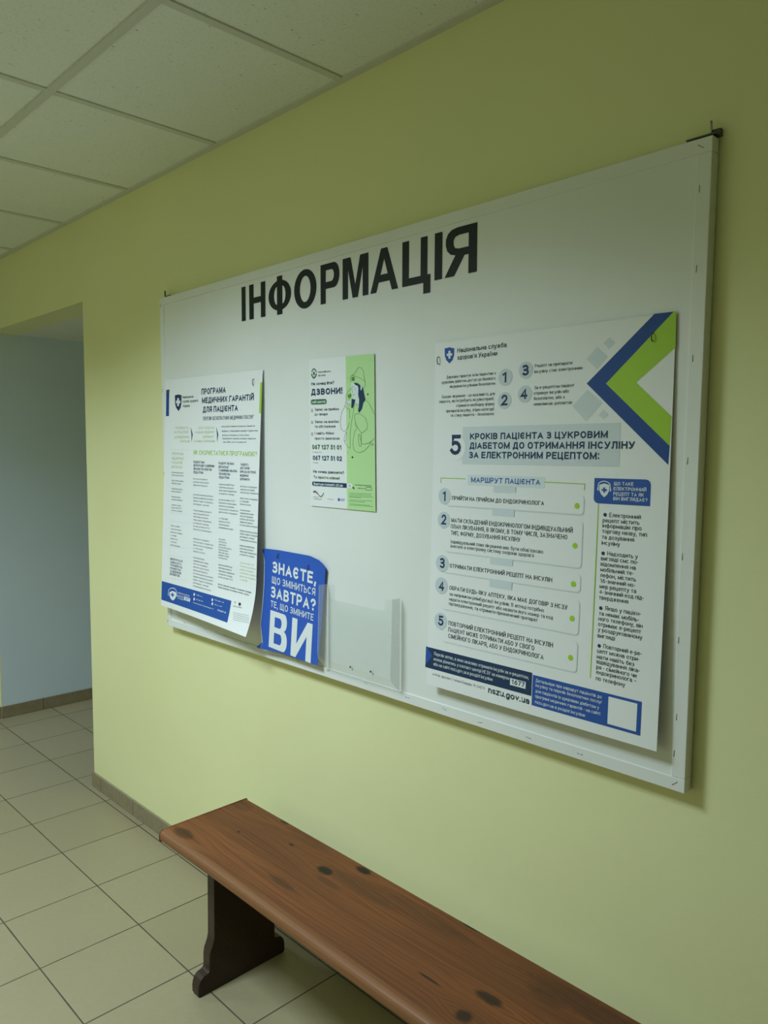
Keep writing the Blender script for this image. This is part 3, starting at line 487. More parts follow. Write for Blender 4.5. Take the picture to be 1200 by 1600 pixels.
('T', 'letter#0', 'І', 502.8, 523.2, 141.6, 101.3, 'black_vinyl', 0.235, 2),
('T', 'letter#1', 'Н', 543.3, 624.8, 141.4, 101.5, 'black_vinyl', 0.235, 2),
('T', 'letter#2', 'Ф', 641.5, 748.4, 141.2, 102.0, 'black_vinyl', 0.235, 2),
('T', 'letter#3', 'О', 762.8, 860.8, 141.0, 102.7, 'black_vinyl', 0.235, 2),
('T', 'letter#4', 'Р', 878.9, 955.4, 140.8, 103.3, 'black_vinyl', 0.235, 2),
('T', 'letter#5', 'М', 968.8, 1066.6, 140.6, 103.8, 'black_vinyl', 0.235, 2),
('T', 'letter#6', 'А', 1074.9, 1172.5, 140.3, 104.4, 'black_vinyl', 0.235, 2),
('T', 'letter#7', 'Ц', 1187.0, 1278.3, 140.1, 105.0, 'black_vinyl', 0.235, 2),
('T', 'letter#8', 'І', 1291.6, 1314.4, 140.0, 105.5, 'black_vinyl', 0.235, 2),
('T', 'letter#9', 'Я', 1322.6, 1416.2, 139.8, 105.7, 'black_vinyl', 0.235, 2),
('T', 'printed_caption', 'www.stend.com.ua', 1807.7, 1845.9, 1153.0, 5.1, 'dark_ink', 0.14, 2),
],
}


# ------------------------------------------------------------------ materials
MATS = {}
def nmat(name, rough=.6, spec=.5):
    m = bpy.data.materials.new(name); m.use_nodes = True
    b = m.node_tree.nodes['Principled BSDF']; b.inputs['Roughness'].default_value = rough
    b.inputs['Specular IOR Level'].default_value = spec
    MATS[name] = m
    return m, m.node_tree, b
def flat(name, c, rough=.6, spec=.4, metal=0.0):
    if name in MATS: return MATS[name]
    m, t, b = nmat(name, rough, spec)
    b.inputs['Base Color'].default_value = (*c, 1); b.inputs['Metallic'].default_value = metal
    # faint unevenness so that no surface is perfectly uniform
    n = t.nodes.new('ShaderNodeTexNoise'); n.inputs['Scale'].default_value = 35; n.inputs['Detail'].default_value = 3
    g = t.nodes.new('ShaderNodeNewGeometry'); t.links.new(g.outputs['Position'], n.inputs['Vector'])
    mr = t.nodes.new('ShaderNodeMapRange'); mr.inputs[3].default_value = max(.05, rough-.06); mr.inputs[4].default_value = min(1, rough+.06)
    t.links.new(n.outputs[0], mr.inputs[0]); t.links.new(mr.outputs[0], b.inputs['Roughness'])
    return m
INK = {'navy_ink': (.012, .036, .10), 'navyblue_ink': (.012, .06, .26), 'blue_ink': (.020, .085, .36), 'dark_ink': (.018, .035, .055), 'white_ink': (.74, .77, .80),
       'grey_badge': (.56, .62, .66), 'grey_print': (.61, .67, .71), 'pale_print': (.66, .72, .76), 'paper': (.80, .81, .82), 'green_ink': (.36, .58, .04), 'green_dot': (.36, .62, .03),
       'pale_green_ink': (.52, .64, .36), 'body_ink': (.10, .125, .145), 'grey_ink': (.22, .24, .26), 'green_paper': (.47, .72, .34), 'green_dark_ink': (.035, .15, .06), 'green_mid_ink': (.08, .28, .04),
       'pale_skin_print': (.64, .74, .70), 'red_ink': (.5, .05, .03), 'gold_ink': (.6, .42, .1), 'black_vinyl': (.008, .012, .012), 'blue_sheet': (.028, .105, .50)}
def ink(n): return flat(n, INK[n], .55, .35)

class NT:
    """small helper for chaining math nodes"""
    def __init__(s, t): s.t = t
    def put(s, v, sock):
        if isinstance(v, (int, float)): sock.default_value = v
        else: s.t.links.new(v, sock)
    def m(s, op, a, b=0.0, c=0.0):
        n = s.t.nodes.new('ShaderNodeMath'); n.operation = op
        s.put(a, n.inputs[0]); s.put(b, n.inputs[1]); s.put(c, n.inputs[2])
        return n.outputs[0]
    def mix(s, f, a, b):
        n = s.t.nodes.new('ShaderNodeMix'); n.data_type = 'RGBA'
        s.put(f, n.inputs[0])
        for v, k in ((a, 6), (b, 7)):
            if isinstance(v, tuple): n.inputs[k].default_value = (*v, 1)
            else: s.t.links.new(v, n.inputs[k])
        return n.outputs[2]
    def noise(s, vec, scale, detail=4, rough=.5):
        n = s.t.nodes.new('ShaderNodeTexNoise'); n.inputs['Scale'].default_value = scale; n.inputs['Detail'].default_value = detail; n.inputs['Roughness'].default_value = rough
        if vec is not None: s.t.links.new(vec, n.inputs['Vector'])
        return n.outputs[0]
    def pos(s): return s.t.nodes.new('ShaderNodeNewGeometry').outputs['Position']
    def sep(s, v):
        n = s.t.nodes.new('ShaderNodeSeparateXYZ'); s.t.links.new(v, n.inputs[0]); return n.outputs
    def comb(s, x, y, z):
        n = s.t.nodes.new('ShaderNodeCombineXYZ'); s.put(x, n.inputs[0]); s.put(y, n.inputs[1]); s.put(z, n.inputs[2]); return n.outputs[0]
    def ramp(s, f, lo, hi, a=0.0, b=1.0):
        n = s.t.nodes.new('ShaderNodeMapRange'); n.interpolation_type = 'SMOOTHSTEP'
        s.put(f, n.inputs[0]); n.inputs[1].default_value = lo; n.inputs[2].default_value = hi; n.inputs[3].default_value = a; n.inputs[4].default_value = b
        return n.outputs[0]
    def bump(s, h, strength, dist, bsdf):
        n = s.t.nodes.new('ShaderNodeBump'); n.inputs['Strength'].default_value = strength; n.inputs['Distance'].default_value = dist
        s.t.links.new(h, n.inputs['Height']); s.t.links.new(n.outputs[0], bsdf.inputs['Normal'])

def mat_plaster(name, c1, c2, rough=.55):
    m, t, b = nmat(name, rough, .35); k = NT(t); p = k.pos()
    n1 = k.noise(p, 1.7, 5, .6)
    t.links.new(k.mix(k.ramp(n1, .3, .7), c1, c2), b.inputs['Base Color'])
    k.bump(k.m('ADD', k.noise(p, 260, 3), k.m('MULTIPLY', k.noise(p, 14, 4), 2.0)), .05, .004, b)
    return m
WALL = mat_plaster('yellow_green_paint', (.75, .745, .415), (.775, .77, .44))
BLUE_WALL = mat_plaster('blue_grey_paint', (.62, .72, .84), (.65, .75, .87), .5)
WHITE_WALL = mat_plaster('white_plaster', (.72, .73, .68), (.76, .76, .71))

def mat_floor():
    m, t, b = nmat('floor_tiles', .38, .5); k = NT(t); p = k.pos(); x, y, z = k.sep(p)
    S = .2972; X0 = -4.2503; Y0 = -.0312
    fx = k.m('DIVIDE', k.m('SUBTRACT', x, X0), S); fy = k.m('DIVIDE', k.m('SUBTRACT', y, Y0), S)
    ax = k.m('ABSOLUTE', k.m('SUBTRACT', k.m('FRACT', k.m('ADD', fx, .5)), .5)); ay = k.m('ABSOLUTE', k.m('SUBTRACT', k.m('FRACT', k.m('ADD', fy, .5)), .5))
    d = k.m('MULTIPLY', k.m('MINIMUM', ax, ay), S)
    wob = k.m('MULTIPLY', k.m('SUBTRACT', k.noise(p, 9, 4), .5), .0022)
    g = k.ramp(k.m('ADD', d, wob), .0014, .0026)
    cell = k.comb(k.m('FLOOR', fx), k.m('FLOOR', fy), 0.0)
    wn = t.nodes.new('ShaderNodeTexWhiteNoise'); t.links.new(cell, wn.inputs['Vector'])
    tile = k.mix(wn.outputs['Value'], (.29, .245, .145), (.325, .275, .165))
    tile = k.mix(k.ramp(k.noise(p, 60, 5, .7), .35, .75, 0, .35), tile, (.26, .22, .132))
    tile = k.mix(k.ramp(k.noise(p, 2.2, 4), .5, .8, 0, .25), tile, (.235, .20, .12))
    t.links.new(k.mix(g, (.062, .053, .03), tile), b.inputs['Base Color'])
    t.links.new(k.m('ADD', k.m('MULTIPLY', g, -.42), .82), b.inputs['Roughness'])
    k.bump(k.m('ADD', g, k.m('MULTIPLY', k.noise(p, 40, 3), .12)), .5, .0015, b)
    return m
def mat_skirting():
    m, t, b = nmat('skirting_tiles', .42, .5); k = NT(t); p = k.pos(); x, y, z = k.sep(p)
    f = k.m('DIVIDE', k.m('ADD', k.m('SUBTRACT', x, y), 3.145), .2972)
    a = k.m('MULTIPLY', k.m('ABSOLUTE', k.m('SUBTRACT', k.m('FRACT', k.m('ADD', f, .5)), .5)), .2972)
    g = k.ramp(a, .001, .0022)
    tile = k.mix(k.ramp(k.noise(p, 45, 4), .35, .7), (.27, .225, .14), (.23, .19, .12))
    t.links.new(k.mix(g, (.06, .05, .03), tile), b.inputs['Base Color']); k.bump(g, .4, .001, b)
    return m
def mat_ceiling():
    m, t, b = nmat('ceiling_tiles', .9, .2); k = NT(t); p = k.pos()
    v = t.nodes.new('ShaderNodeTexVoronoi'); v.inputs['Scale'].default_value = 66
    mp = t.nodes.new('ShaderNodeMapping'); mp.inputs['Scale'].default_value = (1, .45, 1); mp.inputs['Rotation'].default_value = (0, 0, .5)
    dn = t.nodes.new('ShaderNodeTexNoise'); dn.inputs['Scale'].default_value = 25; t.links.new(p, dn.inputs['Vector'])
    vm = t.nodes.new('ShaderNodeVectorMath'); vm.operation = 'MULTIPLY_ADD'; t.links.new(dn.outputs['Color'], vm.inputs[0]); vm.inputs[1].default_value = (.02, .02, .02); t.links.new(p, vm.inputs[2])
    t.links.new(vm.outputs[0], mp.inputs[0]); t.links.new(mp.outputs[0], v.inputs['Vector'])
    sep = t.nodes.new('ShaderNodeSeparateColor'); t.links.new(v.outputs['Color'], sep.inputs[0])
    hole = k.m('MULTIPLY', k.ramp(v.outputs['Distance'], .05, .17, .75, 0), k.ramp(sep.outputs[0], .55, .95))
    fine = k.ramp(k.noise(p, 190, 2), .34, .42, .22, 0)
    base = k.mix(k.ramp(k.noise(p, 1.3, 3), .35, .7), (.76, .79, .73), (.80, .82, .76))
    c = k.mix(hole, base, (.20, .19, .15)); c = k.mix(fine, c, (.45, .44, .38))
    t.links.new(c, b.inputs['Base Color']); k.bump(k.m('SUBTRACT', k.noise(p, 120, 3), hole), .35, .003, b)
    return m
KNOTS = [(-1.447, -.180, .030, .017, 1.0), (-1.382, -.110, .030, .013, 1.0), (-1.480, -.292, .055, .012, .45), (-1.768, -.225, .006, .0045, 1.0), (-1.610, -.163, .013, .0055, .9),
         (-1.724, -.100, .020, .007, .8), (-1.043, -.092, .036, .010, 1.0), (-.876, -.246, .034, .015, .85), (-.880, -.317, .020, .018, .85), (-.995, -.288, .035, .0035, .9),
         (-.800, -.161, .05, .02, .35), (-1.866, -.340, .045, .022, .6), (-.45, -.22, .03, .014, .9), (-.15, -.13, .03, .012, .9), (-1.40, -.21, .05, .012, .35), (-1.33, -.165, .14, .030, .33), (-1.60, -.115, .10, .02, .25), (-1.90, -.13, .05, .03, .3), (-1.15, -.14, .16, .028, .28), (-.70, -.13, .20, .03, .4)]
def mat_wood(name, light, mid, dark, knots, sat=1.0, rough=.38):
    m, t, b = nmat(name, rough, .30); k = NT(t); p = k.pos(); x, y, z = k.sep(p)
    yy = k.m('ADD', y, k.m('MULTIPLY', z, 1.0)); kn = None
    bend = None
    for (kx, ky, a, c, s) in knots:
        dx = k.m('SUBTRACT', x, kx); dy = k.m('SUBTRACT', y, ky)
        e = k.m('SQRT', k.m('ADD', k.m('POWER', k.m('DIVIDE', dx, a), 2.0), k.m('POWER', k.m('DIVIDE', dy, c), 2.0)))
        e2 = k.m('SQRT', k.m('ADD', k.m('POWER', k.m('DIVIDE', dx, a*2.6), 2.0), k.m('POWER', k.m('DIVIDE', dy, c*2.6), 2.0)))
        wob = k.m('ADD', e, k.m('MULTIPLY', k.m('SUBTRACT', k.noise(p, 70, 3), .5), .5))
        q = k.ramp(wob, .55, 1.15, s, 0)
        kn = q if kn is None else k.m('MAXIMUM', kn, q)
        # push the grain lines around the knot
        dd = k.m('MULTIPLY', k.m('MULTIPLY', k.m('SIGN', dy), k.ramp(e2, .2, 1.6, 1, 0)), c*.95)
        bend = dd if bend is None else k.m('ADD', bend, dd)
    yg = yy if bend is None else k.m('SUBTRACT', yy, bend)
    wv = k.comb(k.m('MULTIPLY', x, .45), yg, k.m('MULTIPLY', z, .4))
    warp = k.noise(wv, 3.2, 3)
    ring = k.m('ADD', k.m('MULTIPLY', yg, 85.0), k.m('MULTIPLY', warp, 7.0))
    band = k.m('ABSOLUTE', k.m('SUBTRACT', k.m('FRACT', ring), .5))
    fine = k.noise(k.comb(k.m('MULTIPLY', x, 3.0), k.m('MULTIPLY', yg, 190.0), k.m('MULTIPLY', z, 190.0)), 1.0, 4, .6)
    big = k.noise(k.comb(k.m('MULTIPLY', x, 1.4), k.m('MULTIPLY', yg, 9.0), 0.0), 1.0, 3)
    c = k.mix(k.ramp(big, .32, .68), light, mid)
    c = k.mix(k.ramp(band, .25, .5, 0, .30), c, dark)
    c = k.mix(k.ramp(fine, .40, .70, 0, .60), c, dark)
    if kn is not None: c = k.mix(kn, c, (.012, .008, .005))
    scr = k.ramp(k.noise(k.comb(k.m('MULTIPLY', x, 26.0), k.m('MULTIPLY', y, 60.0), k.m('MULTIPLY', z, 60.0)), 1.0, 4, .7), .66, .74)
    return m, t, b, k, p, c, scr, fine
def mat_seat():
    m, t, b, k, p, c, scr, fine = mat_wood('varnished_pine', (.215, .070, .021), (.155, .050, .0155), (.065, .021, .007), KNOTS)
    x, y, z = k.sep(p)
    edge = k.ramp(y, -.352, -.372)                     # front nosing: light caught on the edge painted in, plus worn bare specks
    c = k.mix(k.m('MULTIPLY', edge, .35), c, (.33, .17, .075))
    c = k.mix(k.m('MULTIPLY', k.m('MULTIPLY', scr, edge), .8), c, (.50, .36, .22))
    t.links.new(c, b.inputs['Base Color'])
    t.links.new(k.m('ADD', k.m('MULTIPLY', fine, .2), .40), b.inputs['Roughness'])
    k.bump(fine, .12, .001, b)
    return m
def mat_leg():
    m, t, b, k, p, c, scr, fine = mat_wood('dark_pine', (.055, .030, .020), (.042, .022, .015), (.020, .011, .008), [])
    t.links.new(c, b.inputs['Base Color']); k.bump(fine, .12, .001, b)
    return m
def mat_vinyl():
    m, t, b = nmat('white_vinyl', .42, .45); k = NT(t); p = k.pos()
    t.links.new(k.mix(k.ramp(k.noise(p, 3, 3), .35, .7), (.74, .755, .74), (.775, .785, .77)), b.inputs['Base Color'])
    k.bump(k.noise(p, 9, 2), .12, .004, b)
    return m
def mat_acrylic(name, body, haze):
    m = bpy.data.materials.new(name); m.use_nodes = True; t = m.node_tree; t.nodes.clear(); k = NT(t)
    out = t.nodes.new('ShaderNodeOutputMaterial'); mx = t.nodes.new('ShaderNodeMixShader'); m2 = t.nodes.new('ShaderNodeMixShader')
    tr = t.nodes.new('ShaderNodeBsdfTransparent'); gl = t.nodes.new('ShaderNodeBsdfGlossy'); df = t.nodes.new('ShaderNodeBsdfDiffuse')
    tr.inputs[0].default_value = (body, body+.004, body+.002, 1); gl.inputs['Roughness'].default_value = .07; df.inputs[0].default_value = (.85, .87, .86, 1)
    lw = t.nodes.new('ShaderNodeLayerWeight'); lw.inputs['Blend'].default_value = .5
    n = t.nodes.new('ShaderNodeTexNoise'); n.inputs['Scale'].default_value = 60
    t.links.new(k.m('ADD', k.m('MULTIPLY', k.m('POWER', lw.outputs['Facing'], 4.0), .4), k.ramp(n.outputs[0], .5, .75, .015, .025)), mx.inputs[0])
    m2.inputs[0].default_value = haze; t.links.new(tr.outputs[0], m2.inputs[1]); t.links.new(df.outputs[0], m2.inputs[2])
    t.links.new(m2.outputs[0], mx.inputs[1]); t.links.new(gl.outputs[0], mx.inputs[2]); t.links.new(mx.outputs[0], out.inputs[0])
    return m
def mat_diffuser():
    m, t, b = nmat('lamp_diffuser', .6, .3); b.inputs['Base Color'].default_value = (.85, .87, .85, 1)
    b.inputs['Emission Color'].default_value = (*LAMP_TINT, 1); b.inputs['Emission Strength'].default_value = 1.5
    return m
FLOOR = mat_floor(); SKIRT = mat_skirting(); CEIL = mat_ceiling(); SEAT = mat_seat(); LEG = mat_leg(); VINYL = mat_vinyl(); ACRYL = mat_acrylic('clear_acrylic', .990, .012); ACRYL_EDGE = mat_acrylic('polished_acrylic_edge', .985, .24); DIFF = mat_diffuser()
METAL = flat('dull_steel', (.42, .42, .40), .38, .5, 1.0); DARK_METAL = flat('dark_steel', (.10, .095, .08), .5, .5, .6)
TGRID = flat('painted_grid', (.60, .60, .53), .55, .4); LAMPFRAME = flat('white_enamel', (.8, .8, .78), .4, .5)
PAPER = ink('paper')

# ------------------------------------------------------------------ mesh helpers
class MB:
    def __init__(s): s.v = []; s.f = []
    def add(s, vs, fs):
        o = len(s.v); s.v += [tuple(a) for a in vs]; s.f += [tuple(i+o for i in f) for f in fs]
    def box(s, x0, y0, z0, x1, y1, z1):
        s.add([(x0, y0, z0), (x1, y0, z0), (x1, y1, z0), (x0, y1, z0), (x0, y0, z1), (x1, y0, z1), (x1, y1, z1), (x0, y1, z1)],
              [(0, 3, 2, 1), (4, 5, 6, 7), (0, 1, 5, 4), (1, 2, 6, 5), (2, 3, 7, 6), (3, 0, 4, 7)])
    def prism(s, pts, a, b):
        """pts: closed outline of 3-D points, swept by vectors a..b"""
        n = len(pts); a = Vector(a); b = Vector(b)
        s.add([Vector(p)+a for p in pts]+[Vector(p)+b for p in pts], [tuple(range(n))[::-1], tuple(range(n, 2*n))]+[(i, (i+1) % n, n+(i+1) % n, n+i) for i in range(n)])
    def tube(s, path, r, n=8):
        rings = []
        path = [Vector(p) for p in path]
        for i, p in enumerate(path):
            d = (path[min(i+1, len(path)-1)]-path[max(i-1, 0)]).normalized()
            a = d.orthogonal().normalized(); c = d.cross(a)
            if rings:
                a = (prev-d*prev.dot(d)).normalized(); c = d.cross(a)
            prev = a
            rings.append([p+r*(math.cos(2*PI*j/n)*a+math.sin(2*PI*j/n)*c) for j in range(n)])
        vs = [q for R in rings for q in R]; fs = []
        for i in range(len(rings)-1):
            for j in range(n): fs.append((i*n+j, i*n+(j+1) % n, (i+1)*n+(j+1) % n, (i+1)*n+j))
        fs += [tuple(range(n))[::-1], tuple(range((len(rings)-1)*n, len(rings)*n))]
        s.add(vs, fs)
def mesh(name, mb, mat, parent=None, smooth=False, bevel=0, seg=2):
    L = parent_loc(parent) if parent else Vector((0, 0, 0))
    me = bpy.data.meshes.new(name); me.from_pydata([(a-L.x, b-L.y, c-L.z) for a, b, c in mb.v], [], mb.f); me.update(); me.validate()
    if mat: me.materials.append(mat)
    if smooth: me.polygons.foreach_set('use_smooth', [True]*len(me.polygons))
    o = bpy.data.objects.new(name, me); COL.objects.link(o)
    if parent: o.parent = parent
    if bevel:
        b = o.modifiers.new('bevel', 'BEVEL'); b.width = bevel; b.segments = seg; b.limit_method = 'ANGLE'; b.angle_limit = math.radians(40)
    return o
def parent_loc(p):
    l = Vector(p.location)
    while p.parent: p = p.parent; l = l+Vector(p.location)
    return l
def tag(o, label, cat, group=None):
    o['label'] = label; o['category'] = cat
    if group: o['group'] = group
    return o
def thing(name, loc, label, cat, group=None):
    o = bpy.data.objects.new(name, None); o.empty_display_size = .1; COL.objects.link(o); o.location = loc
    return tag(o, label, cat, group)
def struct(name, mb, mat, bevel=0):
    o = mesh(name, mb, mat, None, bevel=bevel); o['kind'] = 'structure'; return o

# ------------------------------------------------------------------ lettering: every glyph is drawn as pen strokes
def arc(cx, cy, rx, ry, a0, a1, n=9):
    return [(cx+rx*math.cos(math.radians(a0+(a1-a0)*i/n)), cy+ry*math.sin(math.radians(a0+(a1-a0)*i/n))) for i in range(n+1)]
def ell(cx, cy, rx, ry): return arc(cx, cy, rx, ry, 0, 360, 18)[:-1]+['c']
BR = [[(.22, 1.27), (.36, 1.17), (.64, 1.17), (.78, 1.27)]]
GL = {
 'А': (.68, [[(0, 0), (.5, 1), (1, 0)], [(.2, .3), (.8, .3)]]),
 'Б': (.58, [[(.92, 1), (0, 1), (0, 0), (.55, 0)]+arc(.55, .29, .45, .29, -90, 90)+[(0, .58)]]),
 'В': (.6, [[(0, .53), (0, 1), (.5, 1)]+arc(.5, .765, .42, .235, 90, -90)+[(0, .53)], [(0, .53), (.52, .53)]+arc(.52, .265, .48, .265, 90, -90)+[(0, 0), (0, .53)]]),
 'Г': (.5, [[(0, 0), (0, 1), (1, 1)]]),
 'Д': (.72, [[(.14, 0), (.3, 1), (.84, 1), (.84, 0)], [(0, -.2), (0, 0), (1, 0), (1, -.2)]]),
 'Е': (.52, [[(1, 1), (0, 1), (0, 0), (1, 0)], [(0, .52), (.88, .52)]]),
 'Є': (.62, [arc(.5, .5, .5, .5, 48, 312, 12), [(.02, .5), (.68, .5)]]),
 'Ж': (.92, [[(.5, 0), (.5, 1)], [(0, 1), (.46, .5), (0, 0)], [(1, 1), (.54, .5), (1, 0)]]),
 'З': (.56, [arc(.46, .76, .46, .24, 140, -90)+[(.3, .52)], [(.3, .52)]+arc(.48, .26, .52, .26, 90, -138)]),
 'И': (.64, [[(0, 1), (0, 0)], [(.07, .09), (.93, .91)], [(1, 1), (1, 0)]]),
 'І': (0, [[(0, 0), (0, 1)]]), 'Ї': (.3, [[(.5, 0), (.5, 1)], [(0, 1.22), (0, 1.24)], [(1, 1.22), (1, 1.24)]]),
 'К': (.62, [[(0, 0), (0, 1)], [(.98, 1), (.06, .42)], [(.3, .58), (1, 0)]]),
 'Л': (.64, [[(0, 0), (.12, .03), (.22, .25), (.26, 1), (1, 1), (1, 0)]]),
 'М': (.8, [[(0, 0), (0, 1)], [(0, 1), (.5, .04), (1, 1)], [(1, 1), (1, 0)]]),
 'Н': (.64, [[(0, 0), (0, 1)], [(1, 0), (1, 1)], [(0, .52), (1, .52)]]),
 'О': (.68, [ell(.5, .5, .5, .5)]), 'П': (.62, [[(0, 0), (0, 1), (1, 1), (1, 0)]]),
 'Р': (.58, [[(0, 0), (0, 1), (.5, 1)]+arc(.5, .71, .5, .29, 90, -90)+[(0, .42)]]),
 'С': (.62, [arc(.5, .5, .5, .5, 48, 312, 12)]), 'Т': (.6, [[(0, 1), (1, 1)], [(.5, 1), (.5, 0)]]),
 'У': (.62, [[(0, 1), (.52, .3)], [(1, 1), (.54, .16), (.42, .03), (.28, 0), (.1, 0)]]),
 'Ф': (.82, [[(.5, 0), (.5, 1)], ell(.5, .52, .5, .35)]), 'Х': (.64, [[(0, 0), (1, 1)], [(0, 1), (1, 0)]]),
 'Ц': (.68, [[(0, 1), (0, 0), (1, 0), (1, -.2)], [(.84, 0), (.84, 1)]]),
 'Ч': (.58, [[(0, 1), (0, .6), (.12, .45), (.35, .4), (1, .4)], [(1, 1), (1, 0)]]),
 'Ш': (.86, [[(0, 1), (0, 0), (1, 0), (1, 1)], [(.5, 0), (.5, 1)]]),
 'Щ': (.92, [[(0, 1), (0, 0), (1, 0), (1, -.2)], [(.44, 0), (.44, 1)], [(.88, 0), (.88, 1)]]),
 'Ь': (.56, [[(0, 1), (0, 0), (.5, 0)]+arc(.5, .29, .5, .29, -90, 90)+[(0, .58)]]),
 'Ю': (.88, [[(0, 0), (0, 1)], [(0, .5), (.35, .5)], ell(.67, .5, .33, .5)]),
 'Я': (.6, [[(1, 0), (1, 1), (.5, 1)]+arc(.5, .71, .5, .29, 90, 270)+[(1, .42)], [(.52, .42), (0, 0)]]),
 '0': (.54, [ell(.5, .5, .5, .5)]), '1': (.36, [[(0, .8), (.75, 1), (.75, 0)]]),
 '2': (.54, [arc(.48, .7, .48, .3, 165, -32)+[(0, 0), (1, 0)]]), '3': (.54, [arc(.46, .76, .46, .24, 140, -90)+[(.3, .52)], [(.3, .52)]+arc(.48, .26, .52, .26, 90, -138)]),
 '4': (.58, [[(.74, 0), (.74, 1), (0, .26), (1, .26)]]), '5': (.54, [[(.92, 1), (.14, 1), (.08, .5)]+arc(.46, .32, .54, .32, 130, -150)]),
 '6': (.54, [[(.84, 1), (.5, .9), (.14, .62), (0, .31)], ell(.5, .31, .5, .31)]), '7': (.54, [[(0, 1), (1, 1), (.34, 0)]]), '9': (.54, [[(.16, 0), (.5, .1), (.86, .38), (1, .69)], ell(.5, .69, .5, .31)]),
 'а': (.54, [arc(.5, .62, .46, .38, 155, 0)+[(.96, 0)], [(.96, .56), (.4, .56)]+arc(.4, .28, .4, .28, 90, 270)+[(.62, 0), (.96, .24)]]),
 'б': (.56, [ell(.5, .5, .5, .5), [(0, .5), (.06, .98), (.34, 1.24), (.92, 1.4)]]),
 'е': (.56, [[(0, .52), (1, .52)]+arc(.5, .5, .5, .5, 0, 312, 14)]),
 'р': (.56, [[(0, -.42), (0, 1)], ell(.52, .5, .48, .5)]), 'у': (.56, [[(0, 1), (.5, .02)], [(1, 1), (.44, -.26), (.28, -.42), (.02, -.42)]]),
 'ф': (.8, [[(.5, -.42), (.5, 1.4)], ell(.5, .5, .5, .5)]),
 'і': (0, [[(0, 0), (0, 1)], [(0, 1.36), (0, 1.4)]]), 'ї': (.3, [[(.5, 0), (.5, 1)], [(0, 1.34), (0, 1.37)], [(1, 1.34), (1, 1.37)]]),
 'n': (.54, [[(0, 0), (0, 1)], [(0, .6)]+arc(.5, .6, .5, .4, 170, 0)+[(1, 0)]]),
 'd': (.56, [ell(.48, .5, .48, .5), [(1, 0), (1, 1.4)]]),
 's': (.5, [arc(.5, .74, .48, .26, 35, 250)+arc(.5, .26, .5, .26, 70, -145)]), 'z': (.52, [[(0, 1), (1, 1), (0, 0), (1, 0)]]),
 'u': (.54, [[(0, 1), (0, .4)]+arc(.5, .4, .5, .4, 180, 350)+[(1, .4)], [(1, 0), (1, 1)]]),
 'g': (.56, [ell(.5, .5, .5, .5), [(1, 1), (1, -.05)]+arc(.5, -.05, .5, .36, 0, -150)]), 'v': (.54, [[(0, 1), (.5, 0), (1, 1)]]),
 'l': (0, [[(0, 0), (0, 1.4)]]), 'k': (.52, [[(0, 0), (0, 1.4)], [(.95, 1), (.05, .4)], [(.32, .58), (1, 0)]]),
 'r': (.32, [[(0, 0), (0, 1)], [(0, .6), (.3, .94), (1, 1)]]), 't': (.36, [[(.35, 1.3), (.35, .12), (.55, 0), (1, 0)], [(0, 1), (1, 1)]]),
 'm': (.9, [[(0, 0), (0, 1)], [(0, .6)]+arc(.25, .62, .25, .38, 170, 0)+[(.5, 0)], [(.5, .6)]+arc(.75, .62, .25, .38, 170, 0)+[(1, 0)]]),
 '.': (0, [[(0, 0), (0, .03)]]), ',': (.06, [[(1, .04), (0, -.22)]]), ':': (0, [[(0, .08), (0, .11)], [(0, .78), (0, .81)]]),
 '!': (0, [[(0, 0), (0, .02)], [(0, .50), (0, 1)]]), '?': (.5, [arc(.5, .74, .5, .26, 165, -45)+[(.5, .42)], [(.5, 0), (.5, .02)]]),
 '-': (.22, [[(0, .4), (1, .4)]]), '–': (.5, [[(0, .4), (1, .4)]]), "'": (0, [[(0, .82), (0, 1)]]),
 '«': (.5, [[(.45, .8), (0, .45), (.45, .1)], [(1, .8), (.55, .45), (1, .1)]]), '»': (.5, [[(0, .8), (.45, .45), (0, .1)], [(.55, .8), (1, .45), (.55, .1)]]),
}
for a, b in (('o', 'О'), ('c', 'С'), ('a', 'а'), ('e', 'е'), ('y', 'у'), ('i', 'і'), ('w', 'Ш')): GL[a] = GL[b]
GL['Й'] = (GL['И'][0], GL['И'][1]+BR)
XH = .73
def glyph(ch):
    """-> width, strokes, height scale"""
    if ch in GL and (ch.isupper() or not ch.isalpha()): return GL[ch][0], GL[ch][1], 1.0
    if ch in GL:
        return GL[ch][0]*.9, GL[ch][1], XH
    up_ = ch.upper()
    return GL[up_][0]*.80, GL[up_][1], XH
def ribbon(pts, t, closed, ext, lo, hi, coarse):
    n = len(pts); L = []; R = []
    if not closed:
        def extend(a, b):
            d = math.hypot(a[0]-b[0], a[1]-b[1]) or 1
            return (a[0]+(a[0]-b[0])/d*ext, a[1]+(a[1]-b[1])/d*ext)
        pts = [extend(pts[0], pts[1])]+list(pts[1:-1])+[extend(pts[-1], pts[-2])]
    for i in range(n):
        p = pts[i]; q0 = pts[(i-1) % n] if (closed or i) else None; q1 = pts[(i+1) % n] if (closed or i < n-1) else None
        def nrm(a, b):
            dx, dy = b[0]-a[0], b[1]-a[1]; d = math.hypot(dx, dy) or 1e-9; return (-dy/d, dx/d)
        n0 = nrm(q0, p) if q0 else None; n1 = nrm(p, q1) if q1 else None
        if n0 and n1:
            d = 1+n0[0]*n1[0]+n0[1]*n1[1]; d = max(d, .28); m = ((n0[0]+n1[0])/d, (n0[1]+n1[1])/d)
        else: m = n0 or n1
        for S, s in ((L, .5), (R, -.5)): S.append((p[0]+m[0]*t*s, min(hi, max(lo, p[1]+m[1]*t*s))))
    vs = [a for pr in zip(L, R) for a in pr]; fs = []
    for i in range(n if closed else n-1):
        j = (i+1) % n; fs.append((2*i, 2*i+1, 2*j+1, 2*j))
    return vs, fs
